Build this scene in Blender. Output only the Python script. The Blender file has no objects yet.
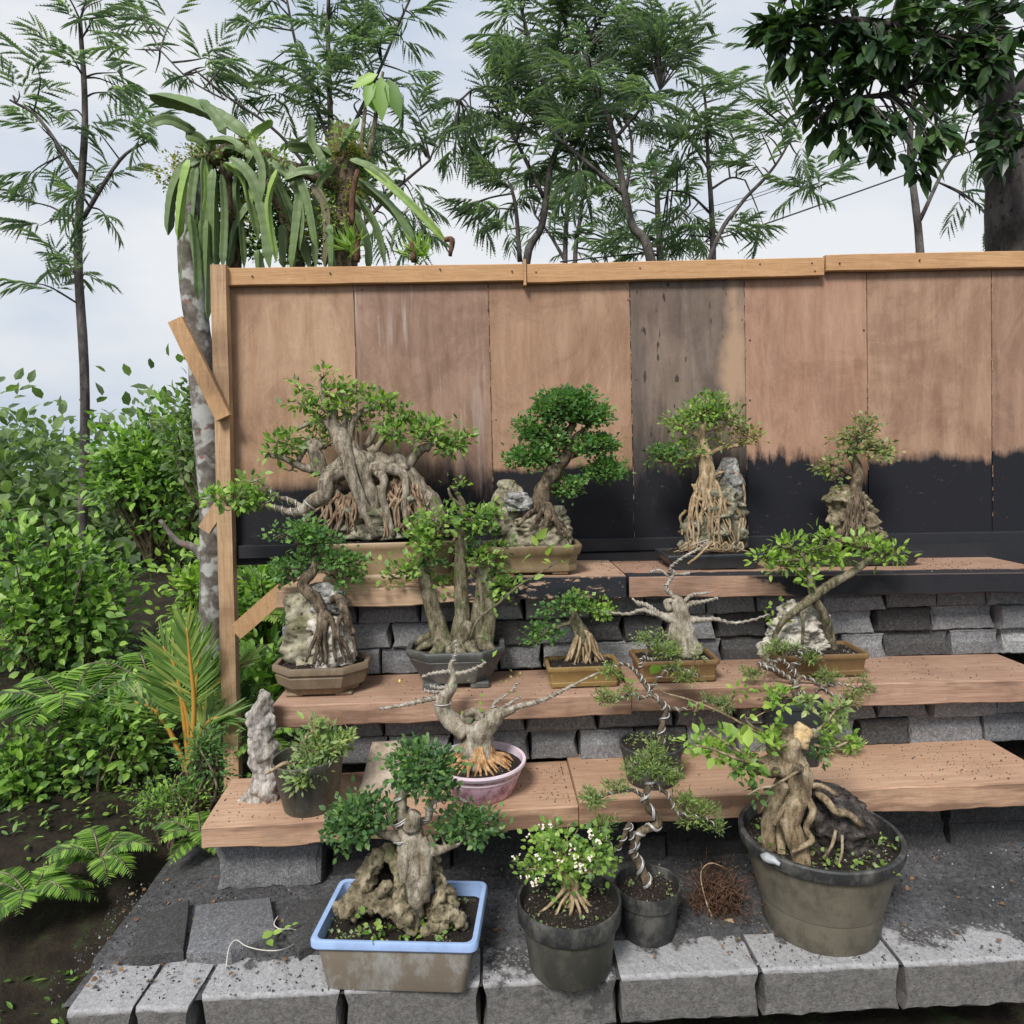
import bpy, math, random
import numpy as np
from mathutils import Vector, Matrix, noise
C = bpy.context.scene.collection
PI = math.pi
def RNG(s): return np.random.default_rng(s)
# ------------------------------------------------------------------ camera
FPX = 740.0; H = 1.4; SHY = 40.0
yaw, pit, rol = math.radians(2.04), math.radians(1.7), math.radians(1.3)
Fv = np.array([math.sin(yaw)*math.cos(pit), math.cos(yaw)*math.cos(pit), -math.sin(pit)])
R0 = np.array([math.cos(yaw), -math.sin(yaw), 0.0]); U0 = np.cross(R0, Fv)
Rv = math.cos(rol)*R0 - math.sin(rol)*U0
Uv = math.sin(rol)*R0 + math.cos(rol)*U0
CAM = np.array([0, 0, H])
def ray(px, py): return Fv + Rv*((px-512)/FPX) + Uv*((512-SHY-py)/FPX)
def at(px, py, Y):
    d = ray(px, py); return CAM + d*(Y/d[1])
def on_z(px, py, z):
    d = ray(px, py); return CAM + d*((z-H)/d[2])
cd = bpy.data.cameras.new('camera'); cam = bpy.data.objects.new('camera', cd); C.objects.link(cam)
cd.sensor_width = 36; cd.lens = FPX/1024*36; cd.shift_y = -SHY/1024; cd.clip_end = 500; cd.clip_start = .05
cam.matrix_world = Matrix(((Rv[0], Uv[0], -Fv[0], 0), (Rv[1], Uv[1], -Fv[1], 0), (Rv[2], Uv[2], -Fv[2], H), (0, 0, 0, 1)))
bpy.context.scene.camera = cam
# ------------------------------------------------------------------ materials
def lin(*c): return tuple(((x/255+.055)/1.055)**2.4 if x > 10 else x/255/12.92 for x in c)+(1,)
class NT:
    def __init__(s, name, rough=.8, spec=.3):
        s.m = bpy.data.materials.new(name); s.m.use_nodes = True; s.t = s.m.node_tree
        s.b = s.t.nodes['Principled BSDF']; s.out = s.t.nodes['Material Output']
        s.b.inputs['Roughness'].default_value = rough; s.b.inputs['Specular IOR Level'].default_value = spec
        s.co = s.t.nodes.new('ShaderNodeTexCoord').outputs['Object']
    def n(s, t, **k):
        nd = s.t.nodes.new(t)
        for a, v in k.items(): setattr(nd, a, v)
        return nd
    def l(s, a, b): s.t.links.new(a, b)
    def noise(s, scale, detail=5, rough=.6, stretch=None, off=0, dist=0):
        mp = s.n('ShaderNodeMapping'); s.l(s.co, mp.inputs[0]); mp.inputs['Location'].default_value = (off, off*.7, off*1.3)
        if stretch: mp.inputs['Scale'].default_value = stretch
        nd = s.n('ShaderNodeTexNoise'); nd.inputs['Scale'].default_value = scale; nd.inputs['Detail'].default_value = detail
        nd.inputs['Roughness'].default_value = rough; nd.inputs['Distortion'].default_value = dist
        s.l(mp.outputs[0], nd.inputs['Vector']); return nd.outputs['Fac']
    def ramp(s, f, stops):
        r = s.n('ShaderNodeValToRGB'); e = r.color_ramp.elements
        while len(e) < len(stops): e.new(.5)
        for i, (p, c) in enumerate(stops): e[i].position = p; e[i].color = c if len(c) == 4 else tuple(c)+(1,)
        s.l(f, r.inputs[0]); return r.outputs[0]
    def thr(s, f, a, b):
        r = s.n('ShaderNodeMapRange'); r.inputs[1].default_value = a; r.inputs[2].default_value = b; s.l(f, r.inputs[0]); return r.outputs[0]
    def mix(s, f, a, b, bl='MIX'):
        m = s.n('ShaderNodeMix', data_type='RGBA', blend_type=bl)
        for i, v in ((0, f), (6, a), (7, b)):
            if isinstance(v, (int, float, tuple)): m.inputs[i].default_value = v
            else: s.l(v, m.inputs[i])
        return m.outputs[2]
    def math(s, op, a, b=0.0):
        m = s.n('ShaderNodeMath', operation=op)
        for i, v in enumerate((a, b)):
            if isinstance(v, (int, float)): m.inputs[i].default_value = v
            else: s.l(v, m.inputs[i])
        return m.outputs[0]
    def xyz(s):
        x = s.n('ShaderNodeSeparateXYZ'); s.l(s.co, x.inputs[0]); return x.outputs
    def col(s, c):
        if isinstance(c, tuple): s.b.inputs['Base Color'].default_value = c
        else: s.l(c, s.b.inputs['Base Color'])
    def bump(s, f, st=.5, d=.005):
        b = s.n('ShaderNodeBump'); b.inputs['Strength'].default_value = st; b.inputs['Distance'].default_value = d
        s.l(f, b.inputs['Height']); s.l(b.outputs[0], s.b.inputs['Normal'])
    def rnd(s):
        g = s.n('ShaderNodeNewGeometry'); return g.outputs['Random Per Island']
MT = {}
def leafmat(name, cs, rough=.45, trans=.35, ls=1.8):
    m = NT(name, rough, .4)
    k = len(cs); c = m.ramp(m.rnd(), [(i/(k-1), (x[0]*ls*1.25, x[1]*ls, x[2]*ls*1.15)) for i, x in enumerate(cs)])
    nz = m.noise(6, 2); c = m.mix(m.thr(nz, .3, .7), c, m.mix(1.0, c, (1.25, 1.2, .95, 1), 'MULTIPLY'))
    m.col(c)
    tr = m.n('ShaderNodeBsdfTranslucent'); m.l(m.mix(1.0, c, (1.6, 1.9, .8, 1), 'MULTIPLY'), tr.inputs[0])
    mx = m.n('ShaderNodeMixShader'); mx.inputs[0].default_value = trans
    m.l(m.b.outputs[0], mx.inputs[1]); m.l(tr.outputs[0], mx.inputs[2]); m.l(mx.outputs[0], m.out.inputs[0])
    MT[name] = m.m
leafmat('leaf_ficus', [(.035,.085,.025), (.06,.13,.03), (.10,.20,.045), (.15,.26,.06)])
leafmat('leaf_dark', [(.018,.05,.02), (.03,.08,.03), (.045,.11,.035), (.08,.16,.045)])
leafmat('leaf_cloud', [(.02,.07,.02), (.035,.095,.028), (.05,.125,.035), (.09,.19,.05)])
leafmat('leaf_grey', [(.04,.075,.03), (.065,.115,.045), (.10,.16,.06), (.14,.19,.07)])
leafmat('leaf_bright', [(.05,.12,.02), (.08,.17,.03), (.12,.22,.045), (.16,.27,.06)])
leafmat('leaf_olive', [(.05,.08,.025), (.09,.12,.035), (.16,.17,.06), (.07,.10,.03)])
leafmat('leaf_herb', [(.05,.10,.04), (.08,.15,.055), (.13,.21,.08), (.17,.24,.10)])
leafmat('needle', [(.04,.075,.03), (.06,.115,.035), (.09,.16,.05), (.13,.20,.06)], .6)
leafmat('leaf_pinnate', [(.035,.068,.056), (.05,.093,.07), (.07,.12,.082), (.11,.175,.09)], .5, .5, 1.75)
leafmat('leaf_broad', [(.012,.035,.014), (.02,.055,.02), (.03,.075,.025), (.05,.11,.03)], .35, .2, 1.3)
leafmat('leaf_jungle', [(.02,.05,.015), (.04,.10,.02), (.08,.18,.03), (.13,.25,.05)], .45, .3)
leafmat('leaf_far', [(.03,.06,.03), (.045,.085,.035), (.07,.13,.045), (.09,.16,.06)], .6, .3)
leafmat('leaf_palm', [(.04,.10,.02), (.06,.14,.03), (.09,.18,.045), (.16,.22,.05)], .4, .35, 1.4)
leafmat('leaf_yellow', [(.35,.42,.03), (.45,.5,.05), (.30,.42,.05)], .4, .4)
leafmat('litter', [(.10,.07,.035), (.20,.14,.06), (.06,.045,.03), (.16,.16,.06)], .7, .1, 1.0)
leafmat('petal', [(.66,.74,.70), (.68,.82,.74), (.66,.62,.62)], .6, .3, 1.0)
def barkmat(name, a, b, c, scale=60, bump=1.0, moss=None, mossamt=.6, stretch=(1,1,.35)):
    m = NT(name, .85, .2)
    f = m.noise(scale, 6, .65, stretch); g = m.noise(scale*.25, 3, .6, off=3)
    k = m.ramp(f, [(.36, a), (.5, b), (.64, c)])
    k = m.mix(m.thr(m.noise(scale*3.2, 3, .7, off=6), .56, .68), k, m.mix(1.0, k, (.38, .33, .28, 1), 'MULTIPLY'))
    k = m.mix(m.thr(g, .35, .7), k, m.mix(1.0, k, (.62, .58, .52, 1), 'MULTIPLY'))
    if moss: k = m.mix(m.thr(m.noise(scale*.4, 4, .6, off=9), mossamt, mossamt+.12), k, moss)
    m.col(k); m.bump(m.math('ADD', f, m.math('MULTIPLY', m.noise(scale*2.6, 4, .75, (1,1,.25), off=8), .6)), bump, .010); MT[name] = m.m
barkmat('bark_grey', (.13,.11,.085), (.33,.285,.22), (.54,.48,.39))
barkmat('bark_brown', (.06,.047,.034), (.17,.13,.09), (.33,.265,.19))
barkmat('bark_green', (.08,.072,.045), (.21,.185,.12), (.38,.34,.245), moss=(.10,.13,.045,1), mossamt=.56)
barkmat('bark_tan', (.16,.12,.075), (.36,.28,.18), (.55,.46,.33), 45)
barkmat('bark_pale', (.22,.19,.14), (.42,.37,.29), (.62,.57,.48), 50, moss=(.14,.15,.07,1), mossamt=.6)
barkmat('root_tan', (.20,.14,.085), (.42,.31,.19), (.58,.46,.31), 80, .3)
barkmat('root_brown', (.12,.075,.05), (.28,.19,.125), (.48,.37,.26), 60, .3)
barkmat('root_orange', (.22,.11,.05), (.50,.28,.13), (.68,.46,.26), 60, .3)
barkmat('bark_far', (.05,.045,.045), (.10,.09,.085), (.17,.155,.14), 12, .2)
barkmat('cut_wood', (.45,.30,.14), (.62,.45,.24), (.72,.56,.34), 60, .2)
barkmat('driftwood', (.20,.18,.165), (.44,.41,.38), (.66,.62,.58), 40, .8, stretch=(1,1,.25))
barkmat('fibre', (.05,.028,.018), (.13,.07,.045), (.22,.13,.085), 80, .3)
m = NT('mottled_bark', .85, .2)
f = m.noise(22, 5, .6); g = m.noise(11, 3, .5, off=5)
k = m.ramp(f, [(.3, (.06,.05,.045)), (.55, (.16,.14,.12)), (.75, (.27,.25,.22))])
k = m.mix(m.thr(g, .50, .58), k, (.40,.40,.37,1)); k = m.mix(m.thr(m.noise(16, 2, .5, off=14), .68, .72), k, (.26,.12,.10,1))
m.col(k); m.bump(f, .5, .01); MT['mottled_bark'] = m.m
def rockmat(name, a, b, c, scale=22, moss=(.10,.12,.04,1), mamt=.58, pits=True):
    m = NT(name, .9, .2)
    f = m.noise(scale, 8, .7); g = m.noise(scale*.35, 4, .6, off=4)
    k = m.ramp(f, [(.36, a), (.5, b), (.62, c)])
    k = m.mix(m.thr(m.noise(scale*5, 4, .75, off=12), .40, .30), k, m.mix(1.0, k, (.30, .27, .24, 1), 'MULTIPLY'))
    k = m.mix(m.thr(g, mamt, mamt+.15), k, moss)
    h = m.math('ADD', f, m.math('MULTIPLY', m.noise(scale*4, 4, .7, off=2), .5))
    if pits:
        vo = m.n('ShaderNodeTexVoronoi'); vo.inputs['Scale'].default_value = scale*2.2; m.l(m.co, vo.inputs[0])
        pt = m.thr(vo.outputs[0], .05, .28); k = m.mix(pt, m.mix(1.0, k, (.3, .28, .25, 1), 'MULTIPLY'), k)
        h = m.math('ADD', h, m.math('MULTIPLY', pt, .5))
    m.col(k); m.bump(h, .8, .008); MT[name] = m.m
rockmat('rock_moss', (.06,.055,.04), (.17,.16,.11), (.36,.34,.26))
rockmat('rock_grey', (.09,.088,.085), (.24,.235,.22), (.46,.45,.42), mamt=.66)
rockmat('rock_pale', (.22,.19,.15), (.46,.42,.35), (.66,.62,.55), mamt=.66)
rockmat('rock_sand', (.13,.115,.075), (.27,.24,.165), (.42,.39,.29), 20, moss=(.12,.13,.055,1), mamt=.56)
rockmat('rock_tan', (.075,.06,.038), (.21,.175,.11), (.40,.34,.235), 22, mamt=.56)
rockmat('rock_dark', (.015,.013,.012), (.05,.043,.038), (.11,.095,.085), 30, mamt=.9)
rockmat('slab_stone', (.22,.17,.13), (.36,.29,.225), (.48,.40,.32), 14, mamt=.9, pits=False)
def concretemat(name, base, light, pale=.55, wet=.35):
    m = NT(name, .92, .25)
    f = m.noise(90, 6, .75); sp = m.noise(260, 2, .8, off=3); g = m.noise(5, 4, .6, off=7)
    k = m.ramp(f, [(.3, tuple(x*.55 for x in base)), (.5, base), (.72, light)])
    k = m.mix(m.thr(sp, .62, .68), k, tuple(min(1, x*1.8) for x in light)+(1,))
    k = m.mix(m.thr(sp, .36, .30), k, (.02,.02,.02,1))
    oi = m.n('ShaderNodeObjectInfo')
    k = m.mix(m.math('MULTIPLY', oi.outputs['Random'], .55), k, m.mix(1.0, k, (.38,.39,.43,1), 'MULTIPLY'))
    k = m.mix(m.math('MULTIPLY', m.thr(g, .45, .65), wet), k, (.06,.057,.052,1))
    m.col(k); m.bump(m.math('ADD', f, m.math('MULTIPLY', sp, .6)), .9, .006); MT[name] = m.m
concretemat('concrete', (.24,.238,.24), (.42,.42,.425), wet=.25)
concretemat('concrete_light', (.34,.338,.335), (.54,.54,.54), wet=.15)
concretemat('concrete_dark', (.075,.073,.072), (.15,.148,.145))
# paving block tops: pale concrete with dark grit lying on it
m = NT('paver', .92, .25)
f = m.noise(80, 6, .75); g = m.noise(7, 5, .65, off=2); sp = m.noise(240, 2, .8, off=8)
x = m.xyz(); oi = m.n('ShaderNodeObjectInfo')
k = m.ramp(f, [(.3, (.22,.215,.21)), (.5, (.38,.37,.36)), (.7, (.55,.54,.53))])
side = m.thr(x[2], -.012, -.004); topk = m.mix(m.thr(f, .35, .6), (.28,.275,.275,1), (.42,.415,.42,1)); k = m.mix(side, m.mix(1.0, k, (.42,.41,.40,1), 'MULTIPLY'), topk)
gr = m.math('ADD', g, m.math('MULTIPLY', m.math('ADD', oi.outputs['Random'], -.42), .34))
gr = m.math('ADD', gr, m.math('MULTIPLY', x[1], 1.1)); k = m.mix(m.math('MULTIPLY', m.thr(gr, .50, .56), m.thr(f, .66, .50)), k, (.08,.077,.075,1))
k = m.mix(m.thr(sp, .35, .29), k, (.03,.03,.03,1))
m.col(k); m.bump(m.math('ADD', f, m.math('MULTIPLY', sp, .6)), .9, .005); MT['paver'] = m.m
m = NT('grit', .95, .3)
f = m.noise(60, 8, .75); sp = m.noise(300, 2, .9, off=3); g = m.noise(4, 3, .6, off=6)
k = m.ramp(f, [(.3, (.035,.034,.034)), (.5, (.105,.103,.104)), (.72, (.20,.198,.20))]); k = m.mix(m.thr(g, .4, .65), k, m.mix(1.0, k, (1.7,1.7,1.75,1), 'MULTIPLY'))
k = m.mix(m.thr(sp, .66, .70), k, (.26,.255,.25,1)); m.col(k); m.bump(m.math('ADD', f, sp), 1, .012); MT['grit'] = m.m
m = NT('soil', .95, .25)
f = m.noise(120, 6, .75); sp = m.noise(420, 2, .8, off=3)
k = m.ramp(f, [(.3, (.012,.009,.007)), (.5, (.035,.026,.02)), (.72, (.085,.065,.05))]); k = m.mix(m.thr(sp, .66, .70), k, (.22,.19,.14,1))
m.col(k); m.bump(m.math('ADD', f, sp), 1, .008); MT['soil'] = m.m
m = NT('forest_soil', .95, .2)
f = m.noise(9, 8, .7); m.col(m.ramp(f, [(.3, (.012,.010,.007)), (.55, (.035,.027,.018)), (.66, (.04,.06,.02)), (.8, (.06,.10,.03))])); m.bump(f, 1, .05); MT['forest_soil'] = m.m
m = NT('grain', .9, .3); m.col(m.ramp(m.rnd(), [(0, (.03,.025,.02)), (.5, (.07,.06,.05)), (.8, (.15,.13,.10)), (1, (.38,.34,.28))])); MT['grain'] = m.m
m = NT('gravel_grain', .9, .3); m.col(m.ramp(m.rnd(), [(0, (.02,.02,.02)), (.55, (.06,.058,.056)), (.88, (.13,.13,.125)), (1, (.42,.41,.40))])); MT['gravel_grain'] = m.m
# timber: grain along X
def timber(name, a, b, c, paint=None, rough=.75, gr=(.6, 14, 14), dark=(.12,.07,.045,1), stain=.62):
    m = NT(name, rough, .25)
    f = m.noise(7, 6, .6, gr, dist=1.6); g = m.noise(2.2, 4, .6, off=11); h = m.noise(60, 4, .7, (.15, 1, 1))
    k = m.ramp(f, [(.25, a), (.5, b), (.78, c)])
    k = m.mix(m.math('MULTIPLY', m.thr(m.noise(3.3, 6, .75, off=31), .40, .62), .5), k, m.mix(1.0, k, (.72,.68,.66,1), 'MULTIPLY'))
    k = m.mix(m.math('MULTIPLY', m.thr(m.noise(48, 5, .8, off=2), .60, .72), .55), k, m.mix(1.0, k, (.45,.4,.36,1), 'MULTIPLY'))
    k = m.mix(m.math('MULTIPLY', m.thr(h, .35, .7), .25), k, m.mix(1.0, k, (.6,.55,.5,1), 'MULTIPLY'))
    k = m.mix(m.math('MULTIPLY', m.thr(g, stain, stain+.15), .55), k, dark)
    if paint: k = paint(m, k)
    m.col(k); m.bump(m.math('ADD', f, m.math('MULTIPLY', h, .4)), .35, .004); MT[name] = m.m
timber('rail_wood', (.42,.235,.115), (.56,.33,.165), (.66,.42,.23), stain=.68)
timber('post_wood', (.33,.20,.11), (.50,.33,.19), (.62,.45,.29), gr=(14, 14, .6), stain=.55)
timber('brace_wood', (.40,.23,.11), (.54,.33,.17), (.62,.40,.22), gr=(9, 9, .9))
timber('plank_light', (.34,.215,.135), (.49,.335,.22), (.60,.44,.31), stain=.6, dark=(.28,.16,.10,1))
def pl_low(m, k):  # front faces rougher, redder sawn wood
    x = m.xyz(); g = m.n('ShaderNodeNewGeometry'); nx = m.n('ShaderNodeSeparateXYZ'); m.l(g.outputs['Normal'], nx.inputs[0])
    fr = m.thr(nx.outputs[1], -.4, -.8)
    st = m.noise(1.6, 4, .6, (1, 1, 5), off=21)
    return m.mix(m.math('MULTIPLY', fr, m.math('MULTIPLY', m.thr(st, .46, .54), .75)), k, (.16,.09,.06,1))
timber('plank_red', (.29,.17,.115), (.42,.265,.185), (.53,.37,.27), pl_low, stain=.58, dark=(.24,.13,.09,1))
timber('plank_low', (.36,.215,.135), (.48,.305,.20), (.58,.40,.28), pl_low, stain=.64, dark=(.25,.14,.09,1))
def pblack(m, k):
    g = m.n('ShaderNodeNewGeometry'); nx = m.n('ShaderNodeSeparateXYZ'); m.l(g.outputs['Normal'], nx.inputs[0]); x = m.xyz()
    fr = m.thr(nx.outputs[1], -.4, -.8); e = m.noise(12, 5, .7, (1, 1, 3), off=5)
    low = m.math('ADD', x[0], m.math('MULTIPLY', e, .5))
    return m.mix(m.math('MULTIPLY', fr, m.thr(e, .62, .56)), k, (.020,.021,.026,1))
timber('plank_black', (.34,.21,.14), (.48,.32,.22), (.56,.40,.29), pblack, stain=.7)
def pblack2(m, k):
    g = m.n('ShaderNodeNewGeometry'); nx = m.n('ShaderNodeSeparateXYZ'); m.l(g.outputs['Normal'], nx.inputs[0]); x = m.xyz()
    fr = m.thr(nx.outputs[1], -.4, -.8); e = m.noise(5, 5, .7, (1, 1, 2), off=5)
    a = m.math('ADD', m.math('ADD', x[0], m.math('MULTIPLY', m.math('ADD', x[2], -.9), 2.5)), m.math('MULTIPLY', e, .5))
    k = m.mix(m.math('MULTIPLY', fr, m.thr(a, 1.20, 1.26)), k, (.022,.022,.026,1))
    b = m.math('ADD', x[1], m.math('MULTIPLY', e, .12))
    return m.mix(m.math('MULTIPLY', m.math('SUBTRACT', 1.0, fr), m.thr(b, 2.86, 2.84)), k, (.025,.025,.03,1))
timber('plank_part_black', (.26,.15,.10), (.38,.235,.165), (.48,.33,.24), pblack2, stain=.6)
# plywood with the lower part painted black
def ply(name, a, b, c, zb, slope=0, x0=0, rag=.05, soft=.02, spots=0, patch=None, wash=0):
    m = NT(name, .7, .25); x = m.xyz()
    f = m.noise(3.2, 6, .6, (5, 5, .8), dist=.6); g = m.noise(1.7, 4, .6, off=x0*3+2); h = m.noise(70, 4, .7, (1, 1, .2))
    k = m.ramp(f, [(.3, a), (.5, b), (.7, c)])
    k = m.mix(m.math('MULTIPLY', m.thr(g, .40, .68), .6), k, m.mix(1.0, k, (.78,.74,.74,1), 'MULTIPLY'))
    k = m.mix(m.math('MULTIPLY', m.thr(m.noise(13, 5, .75, off=x0+61, dist=1.5), .57, .64), .28), k, m.mix(1.0, k, (1.35,1.3,1.25,1), 'MULTIPLY'))
    k = m.mix(m.math('MULTIPLY', m.thr(m.noise(2.4, 7, .8, off=x0+41, dist=.8), .46, .56), .6), k, m.mix(1.0, k, (.72,.68,.68,1), 'MULTIPLY'))
    k = m.mix(m.math('MULTIPLY', m.thr(m.noise(90, 4, .85, (1,1,.3), off=x0+21), .58, .7), .4), k, m.mix(1.0, k, (.55,.5,.47,1), 'MULTIPLY'))
    k = m.mix(m.math('MULTIPLY', m.thr(h, .45, .75), .3), k, m.mix(1.0, k, (.6,.55,.52,1), 'MULTIPLY'))
    if spots:
        s_ = m.noise(34, 2, .5, (1, 1, .35), off=3); k = m.mix(m.thr(s_, .66, .70), k, (.05,.04,.035,1))
        g2 = m.noise(3, 5, .7, (1.6, 1, .5), off=8); k = m.mix(m.math('MULTIPLY', m.thr(g2, .42, .6), .55), k, (.10,.085,.075,1))
    if patch:  # paler streak at (x, z)
        dx = m.math('ABSOLUTE', m.math('SUBTRACT', x[0], patch[0])); dz = m.math('ABSOLUTE', m.math('SUBTRACT', x[2], patch[1]))
        d = m.math('ADD', m.math('DIVIDE', dx, patch[2]), m.math('ADD', m.math('DIVIDE', dz, patch[3]), m.math('MULTIPLY', m.noise(9, 4, .6, off=1), 1.2)))
        k = m.mix(m.thr(d, 1.75, 1.05), k, patch[4])
    if wash:
        w = m.noise(26, 3, .6, (1, 1, .06), off=4); k = m.mix(m.math('MULTIPLY', m.thr(w, .58, .75), wash), k, (.55,.5,.46,1))
    e = m.noise(14, 5, .75, (1.6, 1, .35), off=x0); e2 = m.noise(4, 3, .6, (1, 1, .3), off=x0+5)
    lim = m.math('ADD', m.math('ADD', m.math('MULTIPLY', m.math('ADD', e, -.5), rag*2), m.math('MULTIPLY', m.math('ADD', e2, -.5), rag*2)), zb)
    lim = m.math('ADD', lim, m.math('MULTIPLY', m.math('SUBTRACT', x[0], x0), slope))
    d = m.math('SUBTRACT', x[2], lim)
    pn = m.mix(m.thr(m.noise(6, 5, .7, (1, 1, .5), off=7), .62, .8), (.014,.0145,.019,1), (.045,.042,.045,1))
    pn = m.mix(m.math('MULTIPLY', m.thr(m.noise(30, 4, .8, (.5, 1, 2), off=17), .64, .70), .6), pn, (.22,.16,.12,1))
    k = m.mix(m.thr(d, soft, -soft), k, pn)
    m.col(k); m.bump(h, .25, .002); MT[name] = m.m
def plain(name, c, rough=.5, spec=.4, mot=.25, sc=14, metal=0, bump=.15, dirt=None, damt=.55):
    m = NT(name, rough, spec); f = m.noise(sc, 5, .65); k = m.mix(m.thr(f, .3, .7), c+(1,), tuple(x*(1-mot) for x in c)+(1,))
    if dirt: k = m.mix(m.math('MULTIPLY', m.thr(m.noise(sc*.6, 7, .75, (1,1,.6), off=4), damt-.07, damt+.07), .85), k, dirt); k = m.mix(m.math('MULTIPLY', m.thr(m.noise(sc*4, 5, .8, (1,1,.35), off=8), .60, .70), .5), k, dirt); k = m.mix(m.math('MULTIPLY', m.thr(m.noise(sc*2, 6, .8, (1,1,.2), off=15), .64, .72), .35), k, (.45,.43,.39,1))
    m.col(k); m.b.inputs['Metallic'].default_value = metal; m.bump(f, bump, .003); MT[name] = m.m
plain('paint_black', (.02,.021,.025), .6)
plain('ceramic_tan', (.25,.185,.105), .42, dirt=(.17,.115,.06,1), damt=.55)
plain('ceramic_sand', (.40,.28,.17), .5, dirt=(.28,.19,.11,1))
plain('ceramic_brown', (.235,.145,.065), .4, dirt=(.16,.09,.045,1))
plain('ceramic_olive', (.225,.165,.105), .6, dirt=(.13,.095,.06,1))
plain('ceramic_ochre', (.29,.19,.07), .42, dirt=(.20,.12,.045,1))
plain('ceramic_slate', (.085,.09,.085), .55, dirt=(.16,.155,.145,1))
plain('tray_black', (.04,.044,.05), .4)
plain('plastic_black', (.035,.036,.036), .5, dirt=(.13,.125,.11,1), damt=.56)
plain('plastic_dirty', (.125,.12,.09), .6, dirt=(.05,.05,.042,1), damt=.50)
plain('plastic_bucket', (.19,.17,.125), .6, dirt=(.08,.072,.05,1), damt=.54)
plain('plastic_blue', (.36,.50,.78), .4)
plain('plastic_blue_dirty', (.40,.39,.36), .55, sc=20, dirt=(.21,.165,.115,1), damt=.47)
plain('plastic_pink', (.86,.70,.78), .4)
plain('plastic_pink_dirty', (.80,.50,.60), .5, sc=40, dirt=(.24,.10,.14,1), damt=.56)
plain('wire', (.52,.51,.50), .42, .5, .3, sc=60, metal=.3)
plain('cable', (.05,.05,.055), .6)
plain('string', (.6,.58,.52), .8)
plain('white_bag', (.42,.44,.46), .35)
leafmat('cactus', [(.04,.08,.032), (.055,.105,.04), (.08,.14,.05)], .5, .08)
leafmat('cactus_pale', [(.10,.19,.05), (.13,.24,.06)], .45, .12)
plain('cactus_old', (.17,.15,.08), .6)
plain('stem_orange', (.50,.27,.05), .5)
# ------------------------------------------------------------------ mesh helpers
class M:
    def __init__(s): s.v = []; s.f = []; s.n = 0
    def add(s, v, f):
        v = np.asarray(v, float); s.v.append(v)
        if len(f):
            if isinstance(f, np.ndarray): s.f.extend((f+s.n).tolist())
            else: s.f.extend([[i+s.n for i in q] for q in f])
        s.n += len(v)
    def build(s, name, mat, parent=None, org=(0,0,0), smooth=True):
        me = bpy.data.meshes.new(name); v = np.concatenate(s.v)-np.asarray(org, float)
        me.from_pydata(v.tolist(), [], s.f); me.materials.append(MT[mat])
        if smooth: me.shade_smooth()
        o = bpy.data.objects.new(name, me); C.objects.link(o)
        if parent: o.parent = parent
        else: o.location = tuple(float(q) for q in org)
        return o
def tag(o, label=None, cat=None, group=None, kind=None):
    if label: o['label'] = label
    if cat: o['category'] = cat
    if group: o['group'] = group
    if kind: o['kind'] = kind
    return o
def empty(name, loc, label, cat, group=None):
    o = bpy.data.objects.new(name, None); C.objects.link(o); o.location = tuple(float(q) for q in loc); o.empty_display_size = .05
    return tag(o, label, cat, group)
def cat_(P, m=4):
    P = np.asarray(P, float)
    if len(P) < 3: t = np.linspace(0, 1, m+1)[:, None]; return P[0]*(1-t)+P[-1]*t
    Q = np.vstack([2*P[0]-P[1], P, 2*P[-1]-P[-2]]); out = []
    for i in range(1, len(Q)-2):
        for k in range(m):
            t = k/m; a, b, c, d = Q[i-1:i+3]
            out.append(.5*((2*b)+(-a+c)*t+(2*a-5*b+4*c-d)*t*t+(-a+3*b-3*c+d)*t**3))
    out.append(P[-1]); return np.array(out)
def nz3(p, s=1.0, o=0.0): return noise.noise(Vector((p[0]*s+o, p[1]*s+o*.7, p[2]*s-o)))
def frames(P):
    T = np.gradient(P, axis=0); T /= np.linalg.norm(T, axis=1)[:, None]+1e-9
    a = np.array([0, 0, 1.]) if abs(T[0][2]) < .8 else np.array([1., 0, 0])
    N = [np.cross(T[0], a)]; N[0] /= np.linalg.norm(N[0])
    for i in range(1, len(P)):
        n = N[-1]-T[i]*np.dot(N[-1], T[i]); N.append(n/(np.linalg.norm(n)+1e-9))
    N = np.array(N); return T, N, np.cross(T, N)
def tube(mb, P, R, seg=8, rough=0, fq=30, m=4, sm=True, cap=True, flat=None):
    P = np.asarray(P, float); R = np.asarray(R, float)*np.ones(len(P))
    if sm and len(P) > 1:
        Q = cat_(np.column_stack([P, R]), m); P = Q[:, :3]; R = np.maximum(Q[:, 3], 1e-4)
    T, N, B = frames(P); a = np.arange(seg)*2*PI/seg; n = len(P)
    ca, sa = np.cos(a), np.sin(a)
    V = P[:, None, :]+R[:, None, None]*(ca[None, :, None]*N[:, None, :]+sa[None, :, None]*B[:, None, :])
    if rough:
        for i in range(n):
            for j in range(seg):
                q = V[i, j]; w = nz3(q, fq)+.5*nz3(q, fq*2.3, 5)+(.4*nz3(q, fq*5, 8) if seg > 15 else 0)
                V[i, j] = P[i]+(q-P[i])*(1+rough*w)
    V = V.reshape(-1, 3)
    I = np.arange(n-1)[:, None]*seg; J = np.arange(seg)[None, :]; J2 = (J+1) % seg
    F = np.stack([I+J, I+J2, I+seg+J2, I+seg+J], -1).reshape(-1, 4)
    mb.add(V, F)
    if cap: mb.f.append([mb.n-n*seg+k for k in range(seg)][::-1]); mb.f.append([mb.n-seg+k for k in range(seg)])
    return P
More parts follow.
